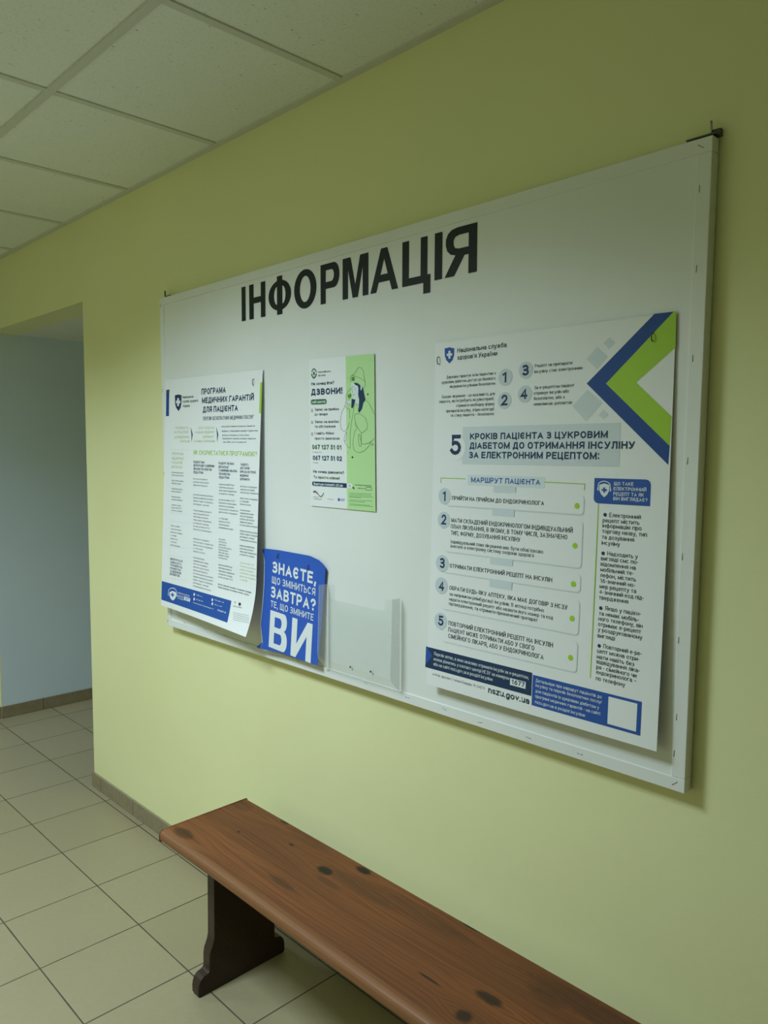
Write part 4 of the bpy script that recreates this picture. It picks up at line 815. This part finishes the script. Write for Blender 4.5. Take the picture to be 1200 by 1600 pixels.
def text_strokes(txt, u0, u1, v, cap, wt):
    """flat lettering between u0 and u1 on the baseline v (v runs downwards), in the units given"""
    sp = .19; x = 0; items = []
    for ch in txt:
        if ch == ' ': x += .40; continue
        gw, st, hs = glyph(ch); gw = max(gw, 0)
        items.append((ch, x, gw, st, hs)); x += gw+wt*.9+sp*(hs if hs < 1 else 1)
    last = items[-1]; width = last[1]+last[2]+wt
    sx = (u1-u0)/(width*cap); out = []
    tw = wt*min(1.1, max(.80 if wt > .15 else .66, sx))
    for ch, x, gw, st, hs in items:
        wfull = (gw+wt)*sx; x0 = x*sx
        for s in st:
            closed = s[-1] == 'c'; q = s[:-1] if closed else s
            q = list(q)
            inside = all(-.001 <= a[1] <= 1.001 for a in q)
            pts = [(x0+tw/2+a[0]*max(wfull-tw, 0), tw/2+a[1]*(hs-tw)) for a in q]
            vs, fs = ribbon(pts, tw, closed, tw/2, 0 if inside else -9, hs if inside else 9, cap < 9)
            out.append(([(u0+a[0]*cap, v-a[1]*cap) for a in vs], fs))
    return out
# bold display letters: outlines with their openings
def oval(cx, cy, rx, ry, n=28): return [(cx+rx*math.cos(2*PI*i/n), cy+ry*math.sin(2*PI*i/n)) for i in range(n)]
def bowl(x0, x1, y0, y1, k):       # a D-shaped run of points from the top to the bottom of a bowl bulging to x1
    xm = x1-(y1-y0)/2*k
    return [(x0, y1)]+[(xm+(x1-xm)*math.sin(PI*i/14), (y0+y1)/2+(y1-y0)/2*math.cos(PI*i/14)) for i in range(15)]+[(x0, y0)]
P_OUT = [(0, 0), (.27, 0), (.27, .37)]+bowl(.27, 1, .37, 1, .95)[::-1][1:-1]+[(0, 1)]
P_IN = bowl(.27, .72, .54, .84, .95)
CUT = {'І': ([(0, 0), (1, 0), (1, 1), (0, 1)], []),
       'Н': ([(0, 0), (.27, 0), (.27, .44), (.73, .44), (.73, 0), (1, 0), (1, 1), (.73, 1), (.73, .61), (.27, .61), (.27, 1), (0, 1)], []),
       'О': (oval(.5, .5, .5, .515), [oval(.5, .5, .245, .345)]),
       'Р': (P_OUT, [P_IN]),
       'М': ([(0, 0), (.21, 0), (.21, .74), (.40, 0), (.60, 0), (.79, .74), (.79, 0), (1, 0), (1, 1), (.69, 1), (.5, .30), (.31, 1), (0, 1)], []),
       'А': ([(0, 0), (.215, 0), (.30, .225), (.70, .225), (.785, 0), (1, 0), (.61, 1), (.39, 1)], [[(.365, .395), (.5, .765), (.635, .395)]]),
       'Ц': ([(0, 0), (.76, 0), (.76, -.24), (1, -.24), (1, .165), (.89, .165), (.89, 1), (.66, 1), (.66, .165), (.235, .165), (.235, 1), (0, 1)], []),
       'Ф': ([(.385, -.03), (.615, -.03), (.615, .085)]+[(.5+.5*math.cos(a), .5+.415*math.sin(a)) for a in [math.radians(-76+152*i/16) for i in range(17)]]+[(.615, .915), (.615, 1.03), (.385, 1.03), (.385, .915)]+[(.5+.5*math.cos(a), .5+.415*math.sin(a)) for a in [math.radians(104+152*i/16) for i in range(17)]]+[(.385, .085)],
             [[(.615, .25)]+[(.615+.145*math.sin(PI*i/10), .5-.25*math.cos(PI*i/10)) for i in range(1, 10)]+[(.615, .75)], [(.385, .75)]+[(.385-.145*math.sin(PI*i/10), .5+.25*math.cos(PI*i/10)) for i in range(1, 10)]+[(.385, .25)]]),
       'Я': ([(0, 0), (.30, 0), (.62, .40), (.75, .40), (.75, 0), (1, 0), (1, 1), (.40, 1), (.22, .975), (.10, .91), (.035, .80), (.03, .68), (.08, .55), (.19, .465), (.34, .43)],
             [[(.75, .555), (.75, .84), (.45, .84), (.33, .815), (.275, .755), (.275, .655), (.32, .585), (.44, .555)]]),
       'И': ([(0, 0), (.25, 0), (.74, .63), (.74, 0), (1, 0), (1, 1), (.76, 1), (.26, .36), (.26, 1), (0, 1)], []),
       'В': ([(0, 0)]+bowl(.45, 1, 0, .54, .75)[::-1][:-1]+bowl(.45, .95, .54, 1, .75)[::-1][1:]+[(0, 1)], [bowl(.27, .70, .145, .43, .8), bowl(.27, .66, .58, .85, .8)])}
def place_on(surf, mb, pts2, fs, layer, lift=.00022, climb=0.0):
    f = SURF[surf]; vs = []
    for i, (u, v) in enumerate(pts2):
        x, t, z = f(u*.001, v*.001); vs.append((x, -(t+.0004+lift*(layer+climb*(i//2)/len(pts2))), z))
    mb.add(vs, fs)
def rrect(u0, v0, u1, v1, r, corners):
    r = min(r, (u1-u0)/2-.01, (v1-v0)/2-.01)
    if r <= 0: return [(u0, v0), (u1, v0), (u1, v1), (u0, v1)]
    P = []
    for (cx, cy, a, on, qx, qy) in ((u0+r, v0+r, 180, corners[0], u0, v0), (u1-r, v0+r, 270, corners[1], u1, v0), (u1-r, v1-r, 0, corners[2], u1, v1), (u0+r, v1-r, 90, corners[3], u0, v1)):
        P += arc(cx, cy, r, r, a, a+90, 5) if on == '1' else [(qx, qy)]
    return P
def build_item(surf, mb, it):
    k = it[0]
    if k == 'T':
        _, part, txt, u0, u1, v, cap, col, wt, layer = it
        for n_, (pts, fs) in enumerate(text_strokes(txt, u0, u1, v, cap, wt)): place_on(surf, mb, pts, fs, layer+.11*(n_ % 5), climb=.1)
    elif k == 'P':
        _, part, pts, col, layer = it; place_on(surf, mb, pts, [tuple(range(len(pts)))], layer)
    elif k == 'G':
        _, part, u0, v0, u1, v1, rad, corners, col, layer = it
        if rad: 
            P = rrect(u0, v0, u1, v1, rad, corners); place_on(surf, mb, P, [tuple(range(len(P)))], layer)
        else:
            nu, nv = 14, 10
            pts = [(u0+(u1-u0)*i/nu, v0+(v1-v0)*j/nv) for j in range(nv+1) for i in range(nu+1)]
            place_on(surf, mb, pts, [(j*(nu+1)+i, j*(nu+1)+i+1, (j+1)*(nu+1)+i+1, (j+1)*(nu+1)+i) for j in range(nv) for i in range(nu)], layer)
    elif k == 'C':
        _, part, u, v, r, col, layer = it; P = arc(u, v, r, r, 0, 360, 28)[:-1]; place_on(surf, mb, P, [tuple(range(len(P)))], layer)
    elif k == 'S':
        _, part, pts, wd, col, layer = it
        if len(pts) > 2: pts = smooth_path(pts)
        vs, fs = ribbon(list(pts), wd, False, 0, -1e9, 1e9, False); place_on(surf, mb, vs, fs, layer, climb=.1)
def smooth_path(pts, n=4):
    out = []
    P = [pts[0]]+list(pts)+[pts[-1]]
    if len(pts) <= 4: return list(pts)
    for i in range(1, len(P)-2):
        p0, p1, p2, p3 = P[i-1], P[i], P[i+1], P[i+2]
        for j in range(n):
            t = j/n
            out.append(tuple(.5*((2*p1[k])+(-p0[k]+p2[k])*t+(2*p0[k]-5*p1[k]+4*p2[k]-p3[k])*t*t+(-p0[k]+3*p1[k]-3*p2[k]+p3[k])*t**3) for k in (0, 1)))
    return out+[pts[-1]]
SUBPART = {'emblem_cross': 'emblem', 'numeral': 'number_badge', 'title_numeral': 'title_badge', 'step_numeral': 'step_badge', 'route_heading_text': 'route_heading', 'headset_cross': 'headset_icon',
           'info_heading_text': 'info_heading', 'phone_number': 'phone_box', 'contact_text': 'contact_band', 'contact_arrow': 'contact_band', 'website_text': 'website_band', 'title_text': 'title_banner',
           'footer_text': 'footer_band', 'call_pill_text': 'call_pill', 'magnifier': 'search_button', 'chevron_band': 'chevron', 'step_card': 'step_card_rim'}
PLABEL = {('R', 'chevron'): 'dark blue arrow stripe', ('R', 'chevron_band'): 'bright green arrow stripe', ('R', 'step_dot'): 'small green dot', ('R', 'contact_band'): 'navy band with white text',
          ('R', 'website_band'): 'bright blue band with white text', ('R', 'title_banner'): 'grey banner', ('R', 'info_heading'): 'blue heading plate', ('R', 'diamond'): 'pale grey diamond',
          ('L', 'footer_band'): 'blue footer band', ('L', 'question_heading'): 'green heading line', ('L', 'side_tab'): 'coloured tab on the paper edge', ('M', 'green_column'): 'light green column',
          ('M', 'portrait_hair'): 'navy blue drawn hair', ('M', 'call_pill'): 'green rounded plate', ('M', 'website_pill'): 'navy rounded plate', ('R', 'blank_panel'): 'plain white square'}
def print_on(surf, parent):
    groups = {}
    for it in DATA[surf]:
        col = it[7] if it[0] == 'T' else it[8] if it[0] == 'G' else it[5] if it[0] == 'C' else it[3] if it[0] == 'P' else it[4]
        groups.setdefault((it[1], col), []).append(it)
    made = {}
    for (pn, col), its in groups.items():
        mb = MB()
        for it in its: build_item(surf, mb, it)
        base = pn.split('#')[0]; idx = pn[len(base):]
        par = parent
        if base in SUBPART:
            cand = made.get(SUBPART[base]+idx) or made.get(SUBPART[base])
            if cand and cand.parent == parent: par = cand
        o = mesh(base, mb, ink(col), par)
        if (surf, base) in PLABEL: o['label'] = PLABEL[(surf, base)]
        made.setdefault(pn, o)
def sheet(surf, W, H, parent, name='paper_sheet', mat=None, nu=30, nv=64):
    f = SURF[surf]; mb = MB(); vs = []
    for j in range(nv+1):
        for i in range(nu+1):
            x, t, z = f(W*i/nu, H*j/nv); vs.append((x, -t, z))
    mb.add(vs, [(j*(nu+1)+i, (j+1)*(nu+1)+i, (j+1)*(nu+1)+i+1, j*(nu+1)+i+1) for j in range(nv) for i in range(nu)])
    o = mesh(name, mb, mat or PAPER, parent)
    s = o.modifiers.new('thickness', 'SOLIDIFY'); s.thickness = .0003; s.offset = 1
    return o
def staple(surf, u, v, parent, ang=0.0, L=.011, r=.0007, name='staple', loose=.0):
    f = SURF[surf]; x, t, z = f(u, v); mb = MB(); c, s = math.cos(ang), math.sin(ang)
    P = [(-L/2, -.001), (-L/2, .0012+loose), (-L/4, .0018+loose*1.3), (L/4, .0018+loose*1.3), (L/2, .0012+loose), (L/2, -.001)]
    mb.tube([(x+a*c, -(t+b), z+a*s) for a, b in P], r, 6)
    return mesh(name, mb, DARK_METAL if loose else METAL, parent, smooth=True)

# ------------------------------------------------------------------ the setting
XA, XB = -3.235, -4.42          # the opening to the side passage
ZH = 2.078; ZC = 2.418
XL, XR = -8.4, 4.2; YO = -2.66; YE = 2.9
mb = MB(); mb.box(XL, YO, -.1, XR, YE, 0); struct('floor', mb, FLOOR)
mb = MB(); mb.box(XA, 0, 0, XR, .14, ZC+.2); mb.box(XB-.02, 0, ZH, XA, .14, ZC+.2); mb.box(XL, 0, 0, XB-.02, .14, ZC+.2); mb.box(XB-.02, 0, 0, XB, .004, ZH)
mb.box(XA, .14, 0, XA+.12, YE, ZC+.2)
struct('wall_right', mb, WALL)
mb = MB(); mb.box(XB-.02, .004, 0, XB, YE, ZH); struct('wall_passage', mb, BLUE_WALL)
mb = MB(); mb.box(XB-.02, YE, 0, XA+.12, YE+.1, ZC); struct('wall_passage_end', mb, BLUE_WALL)
mb = MB(); mb.box(XL, YO-.1, 0, XR, YO, ZC+.2); struct('wall_left', mb, WALL)
mb = MB(); mb.box(XL-.1, YO-.1, 0, XL, .14, ZC+.2); struct('wall_far', mb, WALL)
mb = MB(); mb.box(XR, YO-.1, 0, XR+.1, .14, ZC+.2); struct('wall_near', mb, WALL)
mb = MB(); mb.box(XB, .14, ZH, XA, YE, ZH+.1); struct('ceiling_passage', mb, WHITE_WALL)
mb = MB(); mb.box(XL, YO, ZC+.005, XR, 0, ZC+.1); struct('ceiling', mb, CEIL)
# T-bars of the suspended ceiling, 0.6 m grid
T = .012; X0 = -1.581; Y0 = -.5264
mb = MB()
ys = [Y0-.6*i for i in range(4)]; xs = [X0+.6*i for i in range(-11, 10)]
for y in ys: mb.box(XL, y-T, ZC, XR, y+T, ZC+.008)
for x in xs:
    edges = [0]+ys+[YO]
    for a, b in zip(edges[:-1], edges[1:]): mb.box(x-T, b+T, ZC+.0006, x+T, a-T, ZC+.008)
struct('trim_1', mb, TGRID, bevel=.0008)
mb = MB(); mb.box(XL, -.019, ZC-.0012, XR, 0, ZC+.008); struct('trim_2', mb, TGRID)
# tiled skirting
SK = .064
mb = MB(); mb.box(XA-.009, -.009, 0, XR, 0, SK); struct('baseboard_right', mb, SKIRT, bevel=.0015)
mb = MB(); mb.box(XA-.009, .0005, 0, XA, YE, SK); struct('baseboard_return', mb, SKIRT, bevel=.0015)
mb = MB(); mb.box(XB, 0, 0, XB+.009, YE, .066); struct('baseboard_passage', mb, SKIRT, bevel=.0015)
mb = MB(); mb.box(XL, -.009, 0, XB, 0, SK); struct('baseboard_far', mb, SKIRT, bevel=.0015)

# ------------------------------------------------------------------ ceiling lamps (behind and above the camera's view)
for i, (lx, ly, wt) in enumerate(LAMPS):
    nm = ['ceiling panel lamp in the corridor ceiling across from the notice board', 'ceiling panel lamp in the corridor ceiling across from the side passage'][i]
    t = thing('ceiling_lamp', (lx, ly, ZC), 'square white '+nm, 'lamp')
    mb = MB(); h = .288
    for a, b, c, d in ((-h, -h, h, -h+.02), (-h, h-.02, h, h), (-h, -h+.02, -h+.02, h-.02), (h-.02, -h+.02, h, h-.02)): mb.box(lx+a, ly+b, ZC-.008, lx+c, ly+d, ZC+.005)
    mesh('lamp_frame', mb, LAMPFRAME, t, bevel=.001)
    mb = MB(); mb.box(lx-h+.02, ly-h+.02, ZC-.004, lx+h-.02, ly+h-.02, ZC+.004); mesh('diffuser', mb, DIFF, t)
    ld = bpy.data.lights.new('panel_light', 'AREA'); ld.shape = 'SQUARE'; ld.size = .54; ld.energy = wt; ld.color = LAMP_TINT; ld.spread = LAMP_SPREAD
    lo = bpy.data.objects.new('panel_light', ld); COL.objects.link(lo); lo.parent = t; lo.location = (0, 0, -.012)

# ------------------------------------------------------------------ notice board
C4 = {'tl': (-2.527, FZ+.5315), 'tr': (-.594, FZ+.5425), 'br': (-.6035, FZ-.621), 'bl': (-2.5105, FZ-.622)}
board = thing('notice_board', (-1.56, -.004, FZ-.622), 'large white information board hung on the yellow-green wall above the wooden bench', 'notice board')
def lerp(a, b, t): return (a[0]+(b[0]-a[0])*t, a[1]+(b[1]-a[1])*t)
def bpt(a, b):   # a across, b down, 0..1 on the board quad
    return lerp(lerp(C4['tl'], C4['tr'], a), lerp(C4['bl'], C4['br'], a), b)
def bquad(a0, b0, a1, b1, t0, t1):
    q = [bpt(a0, b1), bpt(a1, b1), bpt(a1, b0), bpt(a0, b0)]
    m_ = MB(); m_.prism([(x, 0, z) for x, z in q], (0, -t0, 0), (0, -t1, 0)); return m_
RW, RH = .027/1.925, .026/1.16
o = mesh('backing_panel', bquad(.004, .004, .996, .996, .008, .0275), VINYL, board)
for nm_, q in (('top', (0, 0, 1, RH)), ('bottom', (0, 1-RH, 1, 1)), ('left', (0, RH, RW, 1-RH)), ('right', (1-RW, RH, 1, 1-RH))):
    mesh('frame_rail', bquad(*q, .004, .0300), VINYL, board, bevel=.0016, seg=3)
def on_rail(x, z, ang, L=.012):
    mb = MB(); c, s = math.cos(ang), math.sin(ang)
    P = [(-L/2, .029), (-L/2, .0305), (L/2, .0305), (L/2, .029)]
    mb.tube([(x+a*c, -b, z+a*s) for a, b in P], .0006, 6); mesh('staple', mb, METAL, board, smooth=True)
on_rail(-2.3902, 0.8647, -0.10)
on_rail(-2.2560, 0.8648, -0.20)
on_rail(-2.1348, 0.8642, 0.00)
on_rail(-2.0120, 0.8596, -0.20)
on_rail(-1.7493, 0.8571, -0.10)
on_rail(-1.6149, 0.8564, 0.10)
on_rail(-1.4589, 0.8553, -0.20)
on_rail(-1.3106, 0.8525, 0.00)
on_rail(-1.1881, 0.8532, -0.20)
on_rail(-1.0799, 0.8486, 0.10)
on_rail(-0.9474, 0.8491, -0.10)
on_rail(-0.8217, 0.8498, 0.00)
on_rail(-0.6233, 0.9770, 1.57)
on_rail(-0.6256, 0.9077, 1.50)
on_rail(-0.6227, 0.8517, 0.70)
on_rail(-0.6244, 1.1198, 1.57)
on_rail(-0.6225, 1.2725, 1.60)
on_rail(-0.6191, 1.4452, 1.50)
on_rail(-0.6161, 1.6252, 1.57)
on_rail(-0.6148, 1.7796, 1.50)
on_rail(-0.6145, 1.9152, 1.57)
on_rail(-0.6143, 1.9861, -0.60)
on_rail(-2.5073, 0.8527, 1.00)
on_rail(-2.5182, 1.9633, 0.90)
on_rail(-2.5164, 1.3796, 1.57)
on_rail(-2.5151, 1.6714, 1.57)

from mathutils.geometry import tessellate_polygon
def cut_letter(it):
    _, part, ch, u0, u1, v, cap, col, wt, layer = it
    loops = [CUT[ch][0]]+CUT[ch][1]; mb = MB(); f = SURF['N']; flatpts = []; polys = []
    for L in loops:
        polys.append([Vector((a[0], a[1], 0)) for a in L]); flatpts += L
    tri = tessellate_polygon(polys); n = len(flatpts); vs = []
    for d in (.0003, .0011):
        for a, b in flatpts:
            x, t, z = f((u0+(u1-u0)*a)*.001, (v-cap*b)*.001); vs.append((x, -(t+d), z))
    fs = [tuple(t_) for t_ in tri]+[tuple(i+n for i in t_)[::-1] for t_ in tri]; o = 0
    for L in loops:
        m = len(L)
        for i in range(m):
            j = (i+1) % m; fs.append((o+i, o+j, n+o+j, n+o+i))
        o += m
    mb.add(vs, fs); mesh('letter', mb, ink('black_vinyl'), board)
for it in [i for i in DATA['N'] if i[1].startswith('letter')]: cut_letter(it)
DATA['N'] = [i for i in DATA['N'] if not i[1].startswith('letter')]
print_on('N', board)

# ------------------------------------------------------------------ wall fixings that carry the board
t = thing('wall_bracket', (-.605, 0, 2.0), 'small dark metal bracket with a pin at the top right corner of the board', 'bracket')
x, z = -.594, FZ+.5425
mb = MB(); mb.box(x-.050, -.024, z+.0035, x+.004, -.0005, z+.006); mb.box(x-.012, -.010, z+.006, x+.004, -.0005, z+.016); mesh('bracket_plate', mb, DARK_METAL, t)
mb = MB(); mb.tube([(x-.010, -.014, z+.006), (x-.010, -.014, z+.018), (x-.0108, -.014, z+.030)], .0018, 8); mesh('pin', mb, METAL, t, smooth=True)
t = thing('wall_hook', (-2.5, 0, 2.0), 'tiny dark metal hook at the top left corner of the board', 'hook')
x, z = -2.503, FZ+.5320
mb = MB(); mb.box(x-.002, -.022, z+.0035, x+.034, -.0005, z+.006); mb.box(x-.003, -.022, z+.006, x+.002, -.0190, z+.024); mesh('hook_plate', mb, DARK_METAL, t)

# ------------------------------------------------------------------ posters
t = thing('insulin_poster', (-.935, -.032, FZ+.25), 'large poster with blue and green arrow corner and numbered steps, right side of the board', 'poster', None)
sheet('R', .577, .799, t); print_on('R', t)
staple('R', .012, .040, t, 1.57, .016, .0011, 'hook', .004); staple('R', .535, .040, t, 1.57, .014, .0011, 'hook', .004)
t = thing('programme_poster', (-2.2, -.032, FZ+.24), 'tall white poster of small columns with blue footer band, curling off the left end', 'poster', None)
sheet('L', .583, .789, t); print_on('L', t)
staple('L', .027, .045, t, 1.2, .020, .0012, 'staple', .003); staple('L', .540, .035, t, 1.57, .018, .0012, 'staple', .003)
t = thing('call_flyer', (-1.56, -.031, FZ+.25), 'small white and green flyer with a drawn girl on the phone, mid board', 'flyer', None)
sheet('M', .2615, .4, t, nu=6, nv=8); print_on('M', t)
# blue sheet with a torn lower corner and a turned-back upper corner
t = thing('slogan_flyer', (-1.78, -.033, FZ-.58), 'bright blue sheet with bold white slogan, torn lower left corner, beside the clear holder', 'flyer', None)
OUTL = [(0, 1), (71, -5), (167, -10), (228, -11), (265, -9), (285, -3), (297, 6), (304.5, 12), (299, 57), (293, 150), (289, 224), (285, 287), (260.7, 285.5), (188, 284), (125.5, 288), (61, 296.5), (21, 300), (24, 281), (10, 230), (15, 168), (17, 107), (15, 39), (8, 16)]
def outline_sheet(surf, outl, mat, parent, name, lift=0.0):
    from mathutils.geometry import tessellate_polygon
    # cut the outline into a fine grid so that it can follow the curved sheet
    def inside(px, py):
        c = False; n = len(outl)
        for i in range(n):
            (x1, y1), (x2, y2) = outl[i], outl[(i+1) % n]
            if (y1 > py) != (y2 > py) and px < (x2-x1)*(py-y1)/(y2-y1)+x1: c = not c
        return c
    f = SURF[surf]; rows = []; v0 = min(p[1] for p in outl); v1 = max(p[1] for p in outl); N = 60; M_ = 24; vs = []
    for j in range(N+1):
        py = v0+(v1-v0)*(j+.02*(j == 0)-.02*(j == N))/N; xs_ = []
        n = len(outl)
        for i in range(n):
            (x1, y1), (x2, y2) = outl[i], outl[(i+1) % n]
            if (y1 > py) != (y2 > py): xs_.append((x2-x1)*(py-y1)/(y2-y1)+x1)
        a, b = min(xs_), max(xs_)
        for i in range(M_+1):
            x, tt, z = f((a+(b-a)*i/M_)*.001, py*.001); vs.append((x, -tt-lift, z))
    mb = MB(); mb.add(vs, [(j*(M_+1)+i, (j+1)*(M_+1)+i, (j+1)*(M_+1)+i+1, j*(M_+1)+i+1) for j in range(N) for i in range(M_)])
    o = mesh(name, mb, mat, parent); s = o.modifiers.new('thickness', 'SOLIDIFY'); s.thickness = .0003; s.offset = 1
    return o
outline_sheet('B', OUTL, ink('blue_sheet'), t, 'paper_sheet')
mb = MB()
place_on('B', mb, [(8, 16), (9.6, 16), (16.8, 39), (18.8, 107), (16.8, 168), (11.8, 230), (25.8, 281), (24, 281), (10, 230), (15, 168), (17, 107), (15, 39)], [(0, 1, 2, 11), (11, 2, 3, 10), (10, 3, 4, 9), (9, 4, 5, 8), (8, 5, 6, 7)], 1)
o = mesh('torn_edge', mb, PAPER, t); o['label'] = 'white torn paper edge'
mb = MB(); place_on('B', mb, [(-4, 300.5), (23, 280), (20, 300), (8, 302)], [(0, 1, 2, 3)], 1); mesh('torn_corner', mb, ink('blue_sheet'), t)
BIG_WORD = [i for i in DATA['B'] if i[2] == 'ВИ'][0][3:7]; DATA['B'] = [i for i in DATA['B'] if i[2] != 'ВИ']
print_on('B', t)
from mathutils.geometry import tessellate_polygon
for ch, (a0, a1) in (('В', (0, .435)), ('И', (.535, 1.0))):
    u0, u1, v, cap = BIG_WORD; mb = MB(); loops = [CUT[ch][0]]+CUT[ch][1]; pts = [p for L_ in loops for p in L_]
    tri = tessellate_polygon([[Vector((p[0], p[1], 0)) for p in L_] for L_ in loops])
    place_on('B', mb, [(u0+(u1-u0)*(a0+(a1-a0)*p[0]), v-cap*p[1]) for p in pts], [tuple(q) for q in tri], 2)
    o = mesh('big_letter', mb, ink('white_ink'), t); o['label'] = 'large white printed letter'
staple('B', .083, .011, t, 1.3, .013, .0012, 'staple', .002); staple('B', .226, .022, t, 1.57, .012, .0012, 'staple', .002)

# ------------------------------------------------------------------ clear leaflet holder
hx0, hx1, hb, hm, ht = -1.6175, -1.334, FZ-.597, FZ-.561, FZ-.360
hold = thing('leaflet_holder', (-1.475, -.031, hb), 'empty clear acrylic leaflet holder screwed to the board right of the blue sheet', 'leaflet holder')
th = .0025; y0 = -.0302
mb = MB(); mb.box(hx0, y0-th, hb, hx1, y0, FZ-.400); mb.box(hx0, y0-th, FZ-.400, hx0+.03, y0, ht); mb.box(-1.392, y0-th, FZ-.400, hx1, y0, FZ-.372); mesh('back_panel', mb, ACRYL, hold)
def side(x):
    mb = MB(); mb.prism([(x, y0-th, hb), (x, y0-th, ht), (x, -.060, ht), (x, -.066, hm+.012), (x, -.062, hm-.004)], (0, 0, 0), (th, 0, 0)); return mb
mesh('side_panel', side(hx0), ACRYL_EDGE, hold); mesh('side_panel', side(hx1-th), ACRYL_EDGE, hold)
mb = MB(); mb.prism([(0, -.066, hm), (0, -.061, FZ-.395), (0, -.061+th, FZ-.395), (0, -.066+th, hm)], (hx0+th, 0, 0), (hx1-th, 0, 0))
for a, b in ((hx0+th, hx0+.020), (hx1-.020, hx1-th)):
    mb.prism([(0, -.061, FZ-.395), (0, -.060, ht), (0, -.060+th, ht), (0, -.061+th, FZ-.395)], (a, 0, 0), (b, 0, 0))
mesh('front_panel', mb, ACRYL, hold)
mb = MB(); mb.prism([(0, -.066, hm), (0, -.066+th, hm), (0, y0-th, hb+.004), (0, y0-th, hb)], (hx0+th, 0, 0), (hx1-th, 0, 0)); mesh('sloped_base', mb, ACRYL, hold)
for sx, sz in ((-1.519, FZ-.571), (-1.440, FZ-.567)):
    mb = MB(); mb.tube([(sx, y0-th, sz), (sx, y0-th-.0015, sz)], .0028, 12); mesh('screw', mb, DARK_METAL, hold)

# ------------------------------------------------------------------ bench
bx0, bx1, by0, by1, bz = -1.925, .21, -.382, -.092, .408
th = .030
bench = thing('wooden_bench', ((bx0+bx1)/2, (by0+by1)/2, 0), 'long reddish brown varnished wooden bench along the wall under the board', 'bench')
mb = MB(); prof = []
for (cy, cz, r, a0, n) in ((by0+.013, bz-.013, .013, 180, 6), (by1-.005, bz-.005, .005, 90, 3), (by1-.004, bz-th+.004, .004, 0, 3), (by0+.010, bz-th+.010, .010, -90, 5)):
    for i in range(n+1):
        a = math.radians(a0-90*i/n); prof.append((cy+r*math.cos(a), cz+r*math.sin(a)))
nseg = 40; vs = []; n = len(prof)
ends = []
for i in range(nseg+1):
    x = bx0+(bx1-bx0)*i/nseg
    for (y, z) in prof:
        k = (y-by0)/(by1-by0)
        xx = x
        dz = 0
        if i == 0: xx = x+.006*max(0, 1-abs(y-by0)/.03)
        if i == nseg: xx = x-.004-.010*max(0, 1-abs(y-by0)/.03)
        vs.append((xx, y+.0012*math.sin(x*7.0)*(1-k), z))
mb.add(vs, [(i*n+j, i*n+(j+1) % n, (i+1)*n+(j+1) % n, (i+1)*n+j) for i in range(nseg) for j in range(n)]+[tuple(range(n)), tuple(range(nseg*n, (nseg+1)*n))[::-1]])
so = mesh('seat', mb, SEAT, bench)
bv = so.modifiers.new('bevel', 'BEVEL'); bv.width = .003; bv.segments = 2; bv.limit_method = 'ANGLE'; bv.angle_limit = math.radians(60)
HALF = [(0, .3785), (.0905, .3785), (.092, .18), (.0925, .147), (.096, .132), (.105, .112), (.1075, .095), (.1075, .066), (.1095, .060), (.114, .0565), (.120, .055), (.127, .0535), (.135, .047), (.1405, .036), (.1425, .024), (.1425, .006), (.1375, 0), (0, 0)]
yc = -.2235
def leg(x0):
    pts = [(0, yc-s, z) for s, z in HALF[1:-1]][::-1]
    pts = pts+[(0, yc+s, z) for s, z in HALF[1:-1]]
    mb = MB(); mb.prism(pts, (x0, 0, 0), (x0+.034, 0, 0)); return mb
for x0 in (-1.787, .04):
    lo = mesh('leg', leg(x0), LEG, bench, bevel=.002, seg=2); lo['label'] = 'dark scroll-footed leg board'
